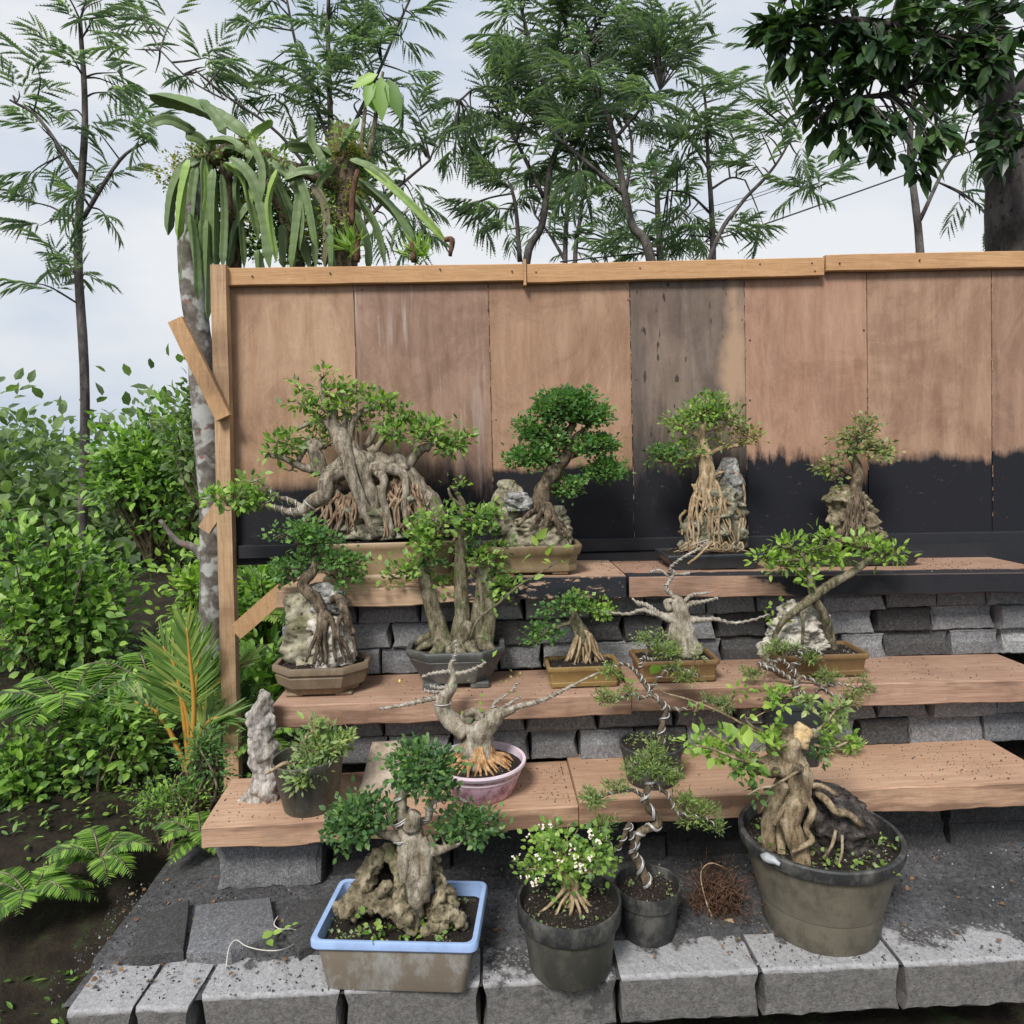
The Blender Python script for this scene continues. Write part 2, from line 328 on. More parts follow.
def box(mb, x0, x1, y0, y1, z0, z1, bev=0, jit=0, seed=0):
    if bev <= 0:
        v = [(x, y, z) for z in (z0, z1) for y in (y0, y1) for x in (x0, x1)]
        mb.add(v, [[0,2,3,1],[4,5,7,6],[0,1,5,4],[2,6,7,3],[0,4,6,2],[1,3,7,5]]); return
    # chamfered box: 24 verts
    v = []; idx = {}
    for sx in (0, 1):
        for sy in (0, 1):
            for sz in (0, 1):
                X = (x0, x1)[sx]; Y = (y0, y1)[sy]; Z = (z0, z1)[sz]; bx = bev*(1-2*sx); by = bev*(1-2*sy); bz = bev*(1-2*sz)
                for ax, p in (('x', (X, Y+by, Z+bz)), ('y', (X+bx, Y, Z+bz)), ('z', (X+bx, Y+by, Z))):
                    idx[(sx, sy, sz, ax)] = len(v); v.append(p)
    f = []
    g = lambda *k: idx[k]
    for s in (0, 1):
        q = [g(s,0,0,'x'), g(s,0,1,'x'), g(s,1,1,'x'), g(s,1,0,'x')]; f.append(q if not s else q[::-1])
        q = [g(0,s,0,'y'), g(1,s,0,'y'), g(1,s,1,'y'), g(0,s,1,'y')]; f.append(q if not s else q[::-1])
        q = [g(0,0,s,'z'), g(0,1,s,'z'), g(1,1,s,'z'), g(1,0,s,'z')]; f.append(q if not s else q[::-1])
    for a in (0, 1):
        for b in (0, 1):
            f.append([g(0,a,b,'y'), g(0,a,b,'z'), g(1,a,b,'z'), g(1,a,b,'y')])
            f.append([g(a,0,b,'x'), g(a,0,b,'z'), g(a,1,b,'z'), g(a,1,b,'x')])
            f.append([g(a,b,0,'x'), g(a,b,0,'y'), g(a,b,1,'y'), g(a,b,1,'x')])
            for c in (0, 1): f.append([g(a,b,c,'x'), g(a,b,c,'y'), g(a,b,c,'z')])
    mb.add(v, f)
def norm(a): return a/(np.linalg.norm(a, axis=-1, keepdims=True)+1e-9)
SM_V = np.array([(0,0,0), (.45,-.5,.12), (1,0,-.05), (.45,.5,.12)]); SM_F = np.array([(0,1,2), (0,2,3)])
BG_V = np.array([(0,0,0), (.25,-.4,.10), (.6,-.42,.10), (1,0,-.12), (.6,.42,.10), (.25,.4,.10), (.5,0,.02)])
BG_F = np.array([(0,1,6), (1,2,6), (2,3,6), (3,4,6), (4,5,6), (5,0,6)])
def place(mb, V, F, pos, D, N, S, W=None):
    """copies of a template (x along D, y lateral, z along N) as joined faces of one leaf mass"""
    D = norm(D); B = norm(np.cross(N, D)); N = np.cross(D, B); S = np.asarray(S)[:, None]*np.ones((len(pos), 1)); W = S if W is None else np.asarray(W)[:, None]
    out = pos[:, None, :]+S[:, None]*V[None, :, 0:1]*D[:, None]+W[:, None]*V[None, :, 1:2]*B[:, None]+W[:, None]*V[None, :, 2:3]*N[:, None]
    n, k = len(pos), len(V)
    mb.add(out.reshape(-1, 3), (F[None]+(np.arange(n)*k)[:, None, None]).reshape(-1, F.shape[1]))
def clumps(mb, rng, c, r3, n, L, asp=.6, k=None, cr=None, big=False, up=.5, shell=.6, floor=-.45, tw=None):
    k = k or max(5, n//13); d = norm(rng.normal(size=(k, 3))); rr = shell+(1-shell)*rng.random(k)[:, None]
    d = d*rr; d[:, 2] = np.where(d[:, 2] < floor, floor+.3*(d[:, 2]-floor), d[:, 2]); cc = c+d*r3
    cr = cr or L*1.7
    i = rng.integers(0, k, n); off = rng.normal(size=(n, 3))*cr*.55*np.array([1, 1, .7]); pos = cc[i]+off
    D = norm(off)*.8+norm(d[i]+1e-6)*.6+rng.normal(size=(n, 3))*.45+np.array([0, 0, up*.5])
    N = np.array([0, -.25, 1.])+norm(d[i]+1e-6)*.5+rng.normal(size=(n, 3))*.45
    S = L*rng.uniform(.6, 1.25, n)
    place(mb, BG_V if big else SM_V, BG_F if big else SM_F, pos, D, N, S, S*asp)
    return cc
# ------------------------------------------------------------------ outlines for pots
def ol_round(n=48):
    a = np.arange(n)*2*PI/n; return np.stack([np.cos(a), np.sin(a)], 1)
def ol_rect(hw, hd, r, seg=4):
    out = []
    for cx, cy, a0 in ((hw-r, hd-r, 0), (-hw+r, hd-r, 90), (-hw+r, -hd+r, 180), (hw-r, -hd+r, 270)):
        for k in range(seg+1):
            a = math.radians(a0+90*k/seg); out.append((cx+r*math.cos(a), cy+r*math.sin(a)))
    return np.array(out)
def ol_cut(hw, hd, c):
    return np.array([(hw, -hd+c), (hw, hd-c), (hw-c, hd), (-hw+c, hd), (-hw, hd-c), (-hw, -hd+c), (-hw+c, -hd), (hw-c, -hd)])
def dens(P, m=4):
    out = []
    for i in range(len(P)):
        a, b = P[i], P[(i+1) % len(P)]
        for k in range(m): out.append(a+(b-a)*k/m)
    return np.array(out)
def loft(mb, rings, close_bottom=True, close_top=False):
    n = len(rings[0]); base = mb.n
    V = np.concatenate(rings); I = np.arange(len(rings)-1)[:, None]*n; J = np.arange(n)[None]; J2 = (J+1) % n
    mb.add(V, np.stack([I+J, I+J2, I+n+J2, I+n+J], -1).reshape(-1, 4))
    if close_bottom: mb.f.append([base+k for k in range(n)][::-1])
    if close_top: mb.f.append([base+(len(rings)-1)*n+k for k in range(n)])
class Bonsai:
    """one potted tree: an Empty at the pot's base centre, parts as children; px coordinates are read at the pot's own depth"""
    def __init__(s, name, label, cat, o, seed, group=None, bark='bark_grey'):
        s.o = np.array(o, float); s.Y = s.o[1]; s.s = FPX/s.Y; s.root = empty(name, s.o, label, cat, group)
        s.rng = RNG(seed); s.seed = seed; s.bark = bark; s.wood = M(); s.twig = M(); s.wm = M(); s.reg = []; s.rg = None
    def P(s, px, py, dy=0): return at(px, py, s.Y+dy)
    def part(s, mb, name, mat, label=None, smooth=True, parent=None):
        o = mb.build(name, mat, s.root, s.o, smooth)
        if parent: o.parent = parent
        if label: o['label'] = label
        return o
    # outline ol (unit or metres), profile [(z, scale)], wall t
    def pot(s, ol, prof, t, soil_z, mat, feet=None, rim=None, tilt=None, rotz=0, soilmat='soil', grains=160, moss=0, rimt=.02, smooth=True):
        c, sn = math.cos(rotz), math.sin(rotz); Rz = np.array([[c, -sn], [sn, c]])
        s.Rz = Rz
        def ring(z, k, off=0):
            q = ol*k; ln = np.linalg.norm(q, axis=1, keepdims=True); q = q*(1-off/ln); q = q@Rz.T
            return np.column_stack([q[:, 0]+s.o[0], q[:, 1]+s.o[1], np.full(len(q), z+s.o[2])])
        mb = M(); top = prof[-1]
        rings = [ring(z, k) for z, k in prof]+[ring(top[0], top[1], t*.35), ring(top[0]-.001, top[1], t), ring(soil_z-.012, top[1]*.97, t)]
        body = None
        if rim is not None:
            zi, rm = rim   # profile index where the rim part begins, rim material
            rb = M(); loft(rb, rings[zi:], False); loft(mb, rings[:zi+1], True)
        else: loft(mb, rings, True)
        if tilt is not None: s.tiltM = tilt
        body = s.part(mb, 'pot', mat, smooth=False)
        if rim is not None:
            r_ = s.part(rb, 'rim', rim[1], parent=body, smooth=False); objs = [body, r_]
        else: objs = [body]
        for o in objs:
            if smooth:
                o.data.shade_smooth(); o.data.set_sharp_from_angle(angle=math.radians(38))
        if feet:
            for (fx, fy, fw, fd, fh) in feet:
                f = M(); q = np.array([fx, fy])@Rz.T; box(f, s.o[0]+q[0]-fw, s.o[0]+q[0]+fw, s.o[1]+q[1]-fd, s.o[1]+q[1]+fd, s.o[2], s.o[2]+fh, .004)
                s.part(f, 'foot', mat, parent=body, smooth=False)
        # soil
        sb = M(); g = 14; n = len(ol); kk = top[1]*.985
        ln = np.linalg.norm(ol, axis=1, keepdims=True); oq = ol*(1-t/ln/1.0)*kk
        V = [s.o+np.array([0, 0, soil_z+.012])]
        hz = lambda x, y: .010*nz3((x, y, s.seed), 14)+.005*nz3((x, y, 1), 45)
        for i in range(1, g+1):
            q = (oq*(i/g))@Rz.T
            for a in q: V.append((s.o[0]+a[0], s.o[1]+a[1], s.o[2]+soil_z+.014*(1-(i/g)**2)+hz(*a)*(1 if i < g else .3)))
        F = [[0, 1+j, 1+(j+1) % n] for j in range(n)]
        for i in range(1, g):
            for j in range(n):
                a = 1+(i-1)*n; b = 1+i*n; F.append([a+j, b+j, b+(j+1) % n, a+(j+1) % n])
        sb.add(V, F); so = s.part(sb, 'soil', soilmat)
        def onsoil(m):
            u = s.rng.random(m)**.5*.93; j = s.rng.integers(0, n, m); w = s.rng.random(m)[:, None]
            q = (oq[j]*w+oq[(j+1) % n]*(1-w))*u[:, None]; q = q@Rz.T
            z = np.array([s.o[2]+soil_z+.014*(1-uu**2)+hz(*a) for uu, a in zip(u, q)])
            return np.column_stack([q+s.o[:2], z])
        s.onsoil = onsoil
        if grains:
            gm = M(); p = onsoil(grains); tv = np.array([(1,0,-.4), (-.5,.8,-.4), (-.5,-.8,-.4), (0,0,.9)]); tf = np.array([(0,1,3), (1,2,3), (2,0,3)])
            place(gm, tv, tf, p, s.rng.normal(size=(grains, 3)), np.tile([0, 0, 1.], (grains, 1))+s.rng.normal(size=(grains, 3))*.3, s.rng.uniform(.0015, .0045, grains))
            tag(s.part(gm, 'grit', 'grain', smooth=False, parent=so), kind='stuff')
        if moss:
            gm = M(); p = onsoil(moss); p = np.repeat(p, 5, 0)+s.rng.normal(size=(moss*5, 3))*np.array([.006, .006, .003])
            place(gm, SM_V, SM_F, p+np.array([0, 0, .006]), s.rng.normal(size=(len(p), 3))+[0, 0, .6], np.tile([0, 0, 1.], (len(p), 1)), s.rng.uniform(.005, .012, len(p)))
            tag(s.part(gm, 'weeds', 'leaf_herb', parent=so), kind='stuff')
        return body
    def limb(s, pts, seg=10, rough=.28, fq=36, mb=None, m=4, reg=True):
        """pts: (px, py, dy, radius px)"""
        P = np.array([s.P(p[0], p[1], p[2]) for p in pts]); R = np.array([p[3] for p in pts])/s.s
        Q = tube(mb or s.wood, P, R, seg, rough, fq, m)
        if reg: s.reg.extend(list(Q))
        return Q
    def wire(s, pts, turns, wr=.9, gap=1.0, double=False):
        P = np.array([s.P(p[0], p[1], p[2]) for p in pts]); R = np.array([p[3] for p in pts])/s.s
        Q = cat_(np.column_stack([P, R]), max(4, int(turns*8/max(1, len(pts)-1)))); T, N, B = frames(Q[:, :3])
        L = np.concatenate([[0], np.cumsum(np.linalg.norm(np.diff(Q[:, :3], axis=0), axis=1))]); turns *= .62; wr *= .62; a = L/L[-1]*turns*2*PI+.8*np.sin(L/L[-1]*turns*1.7)
        for k in ((0, .5) if double else (0,)):
            W = Q[:, :3]+(Q[:, 3]*gap+wr/s.s)[:, None]*(np.cos(a+k)[:, None]*N+np.sin(a+k)[:, None]*B)
            tube(s.wm, W, np.full(len(W), wr/s.s), 5, sm=False)
    def pad(s, px, py, rx, ry, n, L=5, dy=0, rd=None, anchor=None, mat='leaf_cloud', asp=.62, big=False, tw=True, k=None, name='foliage_pad', cr=None, label=None, shell=.6, up=.5, floor=-.45, twr=.55, dn=1.05):
        c = s.P(px, py, dy); sc = 1/s.s; n = int(n*dn); L *= 1.05; rx *= .9; ry *= .9; r3 = np.array([rx, rd or rx*.75, ry])*sc
        mb = M(); cc = clumps(mb, s.rng, c, r3, n, L*sc, asp, k, cr*sc if cr else None, big, up, shell, floor)
        if tw and s.reg:
            R = np.array(s.reg); a = s.P(*anchor) if anchor else R[np.argmin(np.linalg.norm(R-c+np.array([0, 0, .3*r3[2]]), axis=1))]
            hub = a*.45+c*.55-np.array([0, 0, r3[2]*.35]); tube(s.wood, [a, (a+hub)/2+s.rng.normal(size=3)*.15*r3[2], hub], np.array([1.6, 1.3, 1.0])*sc*twr/.55, 5)
            for q in cc[:60]:
                mid = (hub+q)/2+s.rng.normal(size=3)*.12*r3.mean(); tube(s.twig, [hub, mid, q], np.array([1.0, .7, .4])*sc*twr/.55*.8, 4, m=2, cap=False)
        return s.part(mb, name, mat, label)
    def rock(s, rows, dr=.7, dy=0, amp=.06, fq=14, mat='rock_moss', name='rock', sq=2.6, seg=56, nr=44, label=None, ridged=1.0):
        rows = np.array(rows, float); ys = np.linspace(rows[0, 0], rows[-1, 0], nr)
        xl = np.interp(ys, rows[:, 0], rows[:, 1]); xr = np.interp(ys, rows[:, 0], rows[:, 2])
        V = []; hwm = (xr-xl).max()/2/s.s
        for y, a, b in zip(ys, xl, xr):
            A = s.P(a, y, dy); B = s.P(b, y, dy); c = (A+B)/2; hw = np.linalg.norm(B-A)/2
            for j in range(seg):
                t = j*2*PI/seg; ct, st = math.cos(t), math.sin(t)
                x = math.copysign(abs(ct)**(2/sq), ct); yy = math.copysign(abs(st)**(2/sq), st)
                p = c+np.array([x*hw, yy*min(hw*dr*1.3, hwm*dr), 0])
                d = nz3(p, fq, s.seed)+.5*nz3(p, fq*2.2, s.seed+3)+.3*nz3(p, fq*5, 7)
                d = d-ridged*.8*max(0, .25-abs(nz3(p, fq*1.3, s.seed+9)))*2
                e = np.array([x, yy, 0]); V.append(p+e*d*amp*hwm*1.6+np.array([0, 0, .4*amp*hwm*nz3(p, fq, 31)]))
        V = np.array(V).reshape(nr, seg, 3)
        # close the top with a small dome
        top = V[0].mean(0); rings = [V[nr-1-i] for i in range(nr)]
        rings += [top+(V[0]-top)*.6+[0, 0, hwm*.04], top+(V[0]-top)*.2+[0, 0, hwm*.06]]
        mb = M(); loft(mb, [np.array(r) for r in rings], True, True)
        o = s.part(mb, name, mat, label)
        s.rg = (rows, dr, dy, hwm); return o
    def front(s, px, py):
        rows, dr, dy, hwm = s.rg
        xl = np.interp(py, rows[:, 0], rows[:, 1]); xr = np.interp(py, rows[:, 0], rows[:, 2]); cx = (xl+xr)/2; hw = (xr-xl)/2
        u = min(1, abs(px-cx)/max(hw, 1)); return dy-min(hw/s.s*dr*1.3, hwm*dr)*max(0, 1-u**2.6)**(1/2.6)
    def drape(s, pts, r0, r1, mb, wig=1.5, out=0, seg=6, rough=.2):
        """a root lying on the rock's front from pts[0] to pts[-1]"""
        pts = cat_(np.array(pts, float), 4); n = len(pts); P = []
        ph = s.rng.random(2)*6
        for i, (x, y) in enumerate(pts):
            t = i/(n-1); x2 = x+wig*math.sin(ph[0]+t*9)*(1-abs(2*t-1)**3); P.append(s.P(x2, y, s.front(x2, y)-(r0*(1-t)+r1*t)/s.s*.5-out))
        tube(mb, P, (r0+(r1-r0)*np.linspace(0, 1, n))/s.s, seg, rough, 40, m=2)
    def done(s, wood='trunk', twigmat=None):
        t = None
        if s.wood.n: t = s.part(s.wood, wood, s.bark)
        if s.twig.n: s.part(s.twig, 'twigs', twigmat or s.bark, parent=t if t else None)
        if s.wm.n: s.part(s.wm, 'wire', 'wire', parent=None)
        return s.root
# ------------------------------------------------------------------ world, sun
w = bpy.data.worlds.new("World"); bpy.context.scene.world = w; w.use_nodes = True
nt = w.node_tree; bgn = nt.nodes['Background']
sky = nt.nodes.new('ShaderNodeTexSky'); sky.sky_type = 'NISHITA'; sky.sun_disc = False
SUN_EL, SUN_AZ = math.radians(47), math.radians(205)   # azimuth clockwise from +Y: behind the viewer, a little to the left
sky.sun_elevation = SUN_EL; sky.sun_rotation = SUN_AZ; sky.air_density = 1.5; sky.dust_density = 3
tc = nt.nodes.new('ShaderNodeTexCoord'); mp = nt.nodes.new('ShaderNodeMapping'); mp.inputs['Scale'].default_value = (1, 1, 2.6)
ns = nt.nodes.new('ShaderNodeTexNoise'); ns.inputs['Scale'].default_value = 1.7; ns.inputs['Detail'].default_value = 6; ns.inputs['Roughness'].default_value = .5
cr = nt.nodes.new('ShaderNodeValToRGB'); e = cr.color_ramp.elements; e[0].position = .40; e[0].color = (5.3, 6.2, 7.6, 1); e[1].position = .60; e[1].color = (8.3, 8.45, 8.7, 1)
mx = nt.nodes.new('ShaderNodeMix'); mx.data_type = 'RGBA'; mx.inputs[0].default_value = .9
nt.links.new(tc.outputs['Generated'], mp.inputs[0]); nt.links.new(mp.outputs[0], ns.inputs['Vector']); nt.links.new(ns.outputs['Fac'], cr.inputs[0])
nt.links.new(sky.outputs[0], mx.inputs[6]); nt.links.new(cr.outputs[0], mx.inputs[7]); nt.links.new(mx.outputs[2], bgn.inputs[0]); bgn.inputs[1].default_value = .043
sd = bpy.data.lights.new('sun', 'SUN'); sd.energy = 1.5; sd.angle = math.radians(16); sd.color = (1, .97, .93)
so = bpy.data.objects.new('sun', sd); C.objects.link(so)
dv = Vector((math.sin(SUN_AZ)*math.cos(SUN_EL), math.cos(SUN_AZ)*math.cos(SUN_EL), math.sin(SUN_EL)))
so.rotation_euler = dv.to_track_quat('Z', 'Y').to_euler(); so.location = (0, 0, 8)
sc = bpy.context.scene; sc.view_settings.view_transform = 'Standard'; sc.view_settings.look = 'None'; sc.view_settings.exposure = 1.32; sc.view_settings.gamma = 1
sc.cycles.max_bounces = 6; sc.cycles.diffuse_bounces = 3; sc.cycles.transparent_max_bounces = 4; sc.cycles.use_denoising = True
# ------------------------------------------------------------------ ground
def sheet(name, x0, x1, y0, y1, nx, ny, zf, mat):
    mb = M(); xs = np.linspace(x0, x1, nx); ys = np.linspace(y0, y1, ny)
    V = [(x, y, zf(x, y)) for y in ys for x in xs]; I, J = np.meshgrid(np.arange(ny-1), np.arange(nx-1), indexing='ij'); a = (I*nx+J).ravel()
    mb.add(V, np.stack([a, a+1, a+nx+1, a+nx], 1)); o = mb.build(name, mat); o['kind'] = 'structure'; return o
sheet('ground', -60, 60, -40, 90, 60, 60, lambda x, y: -.30 if -3 < y < 6 else -.30+.3*nz3((x, y, 0), .08), 'forest_soil')
def terr(x, y):  # planted terrain to the left of the shelves and behind the fence
    e = max(0, min(1, (-.92-x)/.25)); return -.2+.22*max(0, min(1, (y-2.2)/.5))*1+.05*nz3((x, y, 2), 2.5)+.025*nz3((x, y, 5), 9)
sheet('garden_soil', -7, -.93, 1.9, 9, 90, 100, terr, 'forest_soil')
def yedge(x): return 2.045+.008*nz3((x, 0, 3), 6)
def gritz(x, y): t = max(-1, min(1, (y-yedge(x))/.012)); return .004+.009*t+(.006 if y > 2.0 else .003)*nz3((x, y, 0), 9)+.004*nz3((x, y, 3), 30)+max(0, y-2.3)*.02
sheet('grit_bed', -1.12, 2.6, 1.905, 2.9, 420, 110, gritz, 'grit')
# loose gravel on the grit
rng = RNG(5); n = 12000; p = np.column_stack([rng.uniform(-1.2, 2.5, n), rng.uniform(1.90, 2.42, n), np.zeros(n)]); ed = np.array([yedge(a) for a in p[:, 0]]); p = p[(p[:, 1] > ed) | (rng.random(n) < np.where((p[:, 0] > .28) & (p[:, 0] < .68), .10, .45))]; p[:, 2] = [max(.005, gritz(a[0], a[1]))+.001 for a in p]
gv = M(); tv = np.array([(1,0,-.5), (-.5,.8,-.5), (-.6,-.8,-.4), (0,.1,.9), (.3,-.5,.5)]); tf = np.array([(0,1,3), (1,2,3), (2,4,3), (2,0,4), (0,3,4)])
place(gv, tv, tf, p, rng.normal(size=(len(p), 3)), np.tile([0, 0, 1.], (len(p), 1))+rng.normal(size=(len(p), 3))*.4, .0012+.004*rng.random(len(p))**3)
tag(gv.build('gravel', 'gravel_grain', smooth=False), kind='stuff', label='loose volcanic grit scattered around the front pots')
# earth banks behind the block walls
def bank(x0, x1, y0, y1, z0, z1):
    mb = M(); box(mb, x0, x1, y0, y1, z0, z1); tag(mb.build('earth_bank', 'forest_soil'), kind='structure')
bank(-.80, 3.2, 2.56, 2.90, -.3, .20); bank(-.72, 3.2, 2.83, 3.16, .2, .47); bank(-.66, 3.2, 3.00, 3.13, .47, .80)
# ------------------------------------------------------------------ paving blocks in front
def block_mesh(mb, o, lx, ly, lz, seed, bev=.008, notch=0.0, rough=.004, groove=False, nx=10):
    """rough concrete block; o = centre of its top face; notch cuts a V into both ends; groove gives the front a ledge"""
    ys = [-ly/2, -ly/2+bev, -ly/6, ly/6, ly/2-bev, ly/2]
    if groove: prof = [(-.48, -.5), (-.5, -.46), (-.5, -.40), (-.5, .02), (-.42, .14), (-.36, .40), (-.37, .46), (-.35, .5), (.5, .5), (.5, -.5)]
    else: prof = [(-.5+bev/ly, -.5), (-.5, -.5+bev/lz), (-.5, -.2), (-.5, .2), (-.5, .5-bev/lz), (-.5+bev/ly, .5), (-.2, .5), (.2, .5), (.5-bev/ly, .5), (.5, .5-bev/lz), (.5, -.5)]
    rings = []
    for i in range(nx+3):
        t = -.5 if i < 2 else (.5 if i > nx else -.5+(i-1)/nx)
        sh = .97 if i in (0, nx+2) else 1
        r = []
        for (py, pz) in prof:
            nn = notch*(1-abs(pz)*2) if notch else 0
            x = t*lx*(1 if sh == 1 else 1)+(bev if i == 0 else -bev if i == nx+2 else 0)*(-0 if sh == 1 else 0)
            x -= math.copysign(nn, t)*(abs(t) > .49)
            p = np.array([o[0]+x, o[1]+py*ly*sh, o[2]-lz/2+pz*lz*sh])
            p += np.array([.3 if abs(t) > .49 else 0, 1, 1])*rough*np.array([nz3(p, 25, seed), nz3(p, 30, seed+2), nz3(p, 28, seed+5)])
            r.append(p)
        rings.append(np.array(r))
    loft(mb, rings[::-1], True, True)
def paver(px0, px1, pyf, dep, label, seed, mat='paver', lz=.13, Yf=1.90, tilt=0, dz=0, rot=0):
    a = at(px0, pyf, Yf); b = at(px1, pyf, Yf); cx = (a[0]+b[0])/2; lx = b[0]-a[0]
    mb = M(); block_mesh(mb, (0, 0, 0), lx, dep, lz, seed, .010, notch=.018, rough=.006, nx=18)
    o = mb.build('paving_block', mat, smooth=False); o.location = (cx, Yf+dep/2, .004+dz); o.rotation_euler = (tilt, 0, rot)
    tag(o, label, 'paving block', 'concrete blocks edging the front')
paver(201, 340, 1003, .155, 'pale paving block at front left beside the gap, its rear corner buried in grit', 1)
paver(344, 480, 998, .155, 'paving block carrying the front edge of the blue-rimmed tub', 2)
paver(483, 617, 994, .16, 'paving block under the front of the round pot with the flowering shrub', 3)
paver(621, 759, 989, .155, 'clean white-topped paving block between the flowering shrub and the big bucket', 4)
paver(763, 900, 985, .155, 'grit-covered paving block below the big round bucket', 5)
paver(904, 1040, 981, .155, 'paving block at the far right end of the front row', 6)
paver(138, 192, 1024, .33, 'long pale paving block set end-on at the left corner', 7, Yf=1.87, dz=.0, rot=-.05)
paver(66, 132, 1026, .33, 'outermost paving block left of the end-on pale block', 8, Yf=1.87)
# flat stones behind them
def slabstone(pl, z, th, label, seed, mat='concrete_dark'):
    """flat stone from the px outline of its top face"""
    P = [on_z(x, y, z) for x, y in pl]; P = dens(np.array(P), 5); c = P.mean(0); mb = M()
    J = lambda q, k, dz: np.array([c+(a-c)*k+np.array([.006*nz3(a, 20, seed), .006*nz3(a, 20, seed+2), dz+.004*nz3(a, 25, seed+4)]) for a in q])
    loft(mb, [J(P, 1, -th), J(P, 1.0, -.006), J(P, .97, 0), J(P, .6, .003), J(P, .25, .003)], True, True)
    o = mb.build('flat_stone', mat, org=c, smooth=False); tag(o, label, 'stone', 'flat stones set in the grit')
slabstone([(186,950),(196,904),(270,896),(276,930),(232,952)], .040, .08, 'flat dark paving stone in front of the big left-hand wall block', 3, 'concrete')
slabstone([(128,955),(140,915),(190,900),(184,950)], .036, .08, 'flat stone half sunk in soil left of the dark flat stone', 8)
slabstone([(282,930),(300,900),(352,896),(340,930),(300,950)], .034, .06, 'low flat stone covered in grit just left of the blue-rimmed tub', 11)
# lower-tier wall: one big rough block at the left, rough boulders in the dark beyond
mb = M(); a = at(216, 893, 2.36); b = at(322, 893, 2.36)
block_mesh(mb, (0, 0, 0), b[0]-a[0], .20, .15, 21, .012, notch=.025, rough=.012, nx=16)
o = mb.build('concrete_block', 'concrete', smooth=False); o.location = ((a[0]+b[0])/2, 2.46, .158); tag(o, 'big rough grey block under the left end of the lowest plank', 'concrete block')
WALLS = 'loose concrete block walls behind the shelves'
def wall(label, px0, px1, pyref, Yf, z0, z1, rows, seed, lens, dep=.14, mat='concrete', offs=.0):
    r = RNG(seed); x0 = at(px0, pyref, Yf)[0]; x1 = at(px1, pyref, Yf)[0]; root = empty('block_wall', ((x0+x1)/2, Yf+dep/2, z0), label, 'block wall', WALLS); c = np.array([(x0+x1)/2, Yf+dep/2, z0])
    h = (z1-z0)/rows
    for i in range(rows):
        x = x0-r.random()*.02 if i % 2 else x0+r.random()*.03
        while x < x1:
            L = lens[0]+r.random()*(lens[1]-lens[0]); f = r.uniform(-.012, .022); mb = M(); gp = .004+r.random()*.006
            big = r.random() < .18 and i < rows-1
            hh = h-.003-r.random()*.003
            block_mesh(mb, (x+L/2, Yf+dep/2+f, z0+(i+1)*h-.001), L-gp, dep, hh, seed*50+i*9+int(x*30), .007, notch=(.020 if r.random() < .6 else .004), rough=.0045, groove=r.random() < .7, nx=8)
            q = mb.build('block', ['concrete', 'concrete_light', 'concrete_dark'][int(r.choice([0, 0, 1, 1, 2]))] if mat == 'concrete' else mat, root, c, smooth=False)
            x += L
    return root
wall('stacked grey block wall between the top and the middle planks', 283, 1060, 640, 2.80, .557, .845, 3, 3, (.16, .27))
wall('low block wall in shade between the middle and the lowest planks', 305, 1060, 750, 2.58, .30, .50, 2, 7, (.17, .28))
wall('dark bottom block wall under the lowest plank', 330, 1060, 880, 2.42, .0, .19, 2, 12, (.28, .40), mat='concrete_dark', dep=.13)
mb = M(); a = on_z(150, 905, .0)
# ------------------------------------------------------------------ planks
PL = {}
def plank(key, pts, Yf, th, dep, mat, label, x_in=0, cut=0, bulge=0, seed=1):
    """pts: px of the front top edge, left and right"""
    a = at(*pts[0], Yf); b = at(*pts[1], Yf); PL.setdefault(key, []).append((a, b))
    n = 70; c = (a+b)/2; mb = M(); rings = []
    for i in range(n+1):
        t = i/n; p = a*(1-t)+b*t; xb = p[0]+(x_in*(1-t) if i < n*.5 else 0)*1.0
        xb = p[0]+x_in*max(0, 1-t*4); w1 = .006*nz3((p[0], 0, seed), 5)+.0025*nz3((p[0], 3, seed), 22); w2 = .010*nz3((p[0], 2, seed), 4)+.003*nz3((p[0], 8, seed), 19)
        lo = th+w2+bulge*max(0, nz3((p[0], 9, seed), 3))
        bv = .004
        r = [(p[0], Yf+bv+w1, p[2]), (p[0], Yf+w1, p[2]-bv), (p[0], Yf+w1*1.6, p[2]-lo*.5), (p[0], Yf+w1, p[2]-lo+bv), (p[0], Yf+bv+w1, p[2]-lo), (xb, Yf+dep, p[2]-lo), (xb, Yf+dep, p[2]), (p[0]*.5+xb*.5, Yf+dep*.5, p[2]+.0005)]
        rings.append(np.array(r))
    loft(mb, rings[::-1], True, True)
    o = mb.build('shelf_plank', mat, org=(0, 0, 0), smooth=False); tag(o, label, 'plank', 'planks of the stepped shelf')
plank('1', [(201, 828), (578, 806)], 2.27, .068, .34, 'plank_low', 'lowest shelf plank at the left, bearing the pink basin', x_in=-.02)
plank('1', [(579, 801), (1060, 781)], 2.262, .078, .35, 'plank_low', 'lowest shelf plank at the right, running behind the big bucket', seed=4)
plank('2', [(272, 706), (631, 694)], 2.50, .075, .31, 'plank_red', 'middle shelf plank at the left, bearing the octagonal brown pot', x_in=.0, seed=6)
plank('2', [(632, 689), (1060, 679)], 2.492, .080, .32, 'plank_red', 'middle shelf plank at the right, bearing the wired bare tree', seed=9)
plank('3', [(276, 591), (480, 586)], 2.70, .065, .42, 'plank_light', 'top shelf plank at the left, pale raw wood under the widest pot', x_in=.01, seed=11)
plank('3', [(463, 577), (626, 576)], 2.695, .083, .43, 'plank_black', 'top shelf plank in the middle with its front edge painted black', seed=12)
plank('3', [(629, 577), (1060, 572)], 2.70, .078, .43, 'plank_part_black', 'top shelf plank at the right, half painted black under the flat black tray', seed=15, bulge=.0)
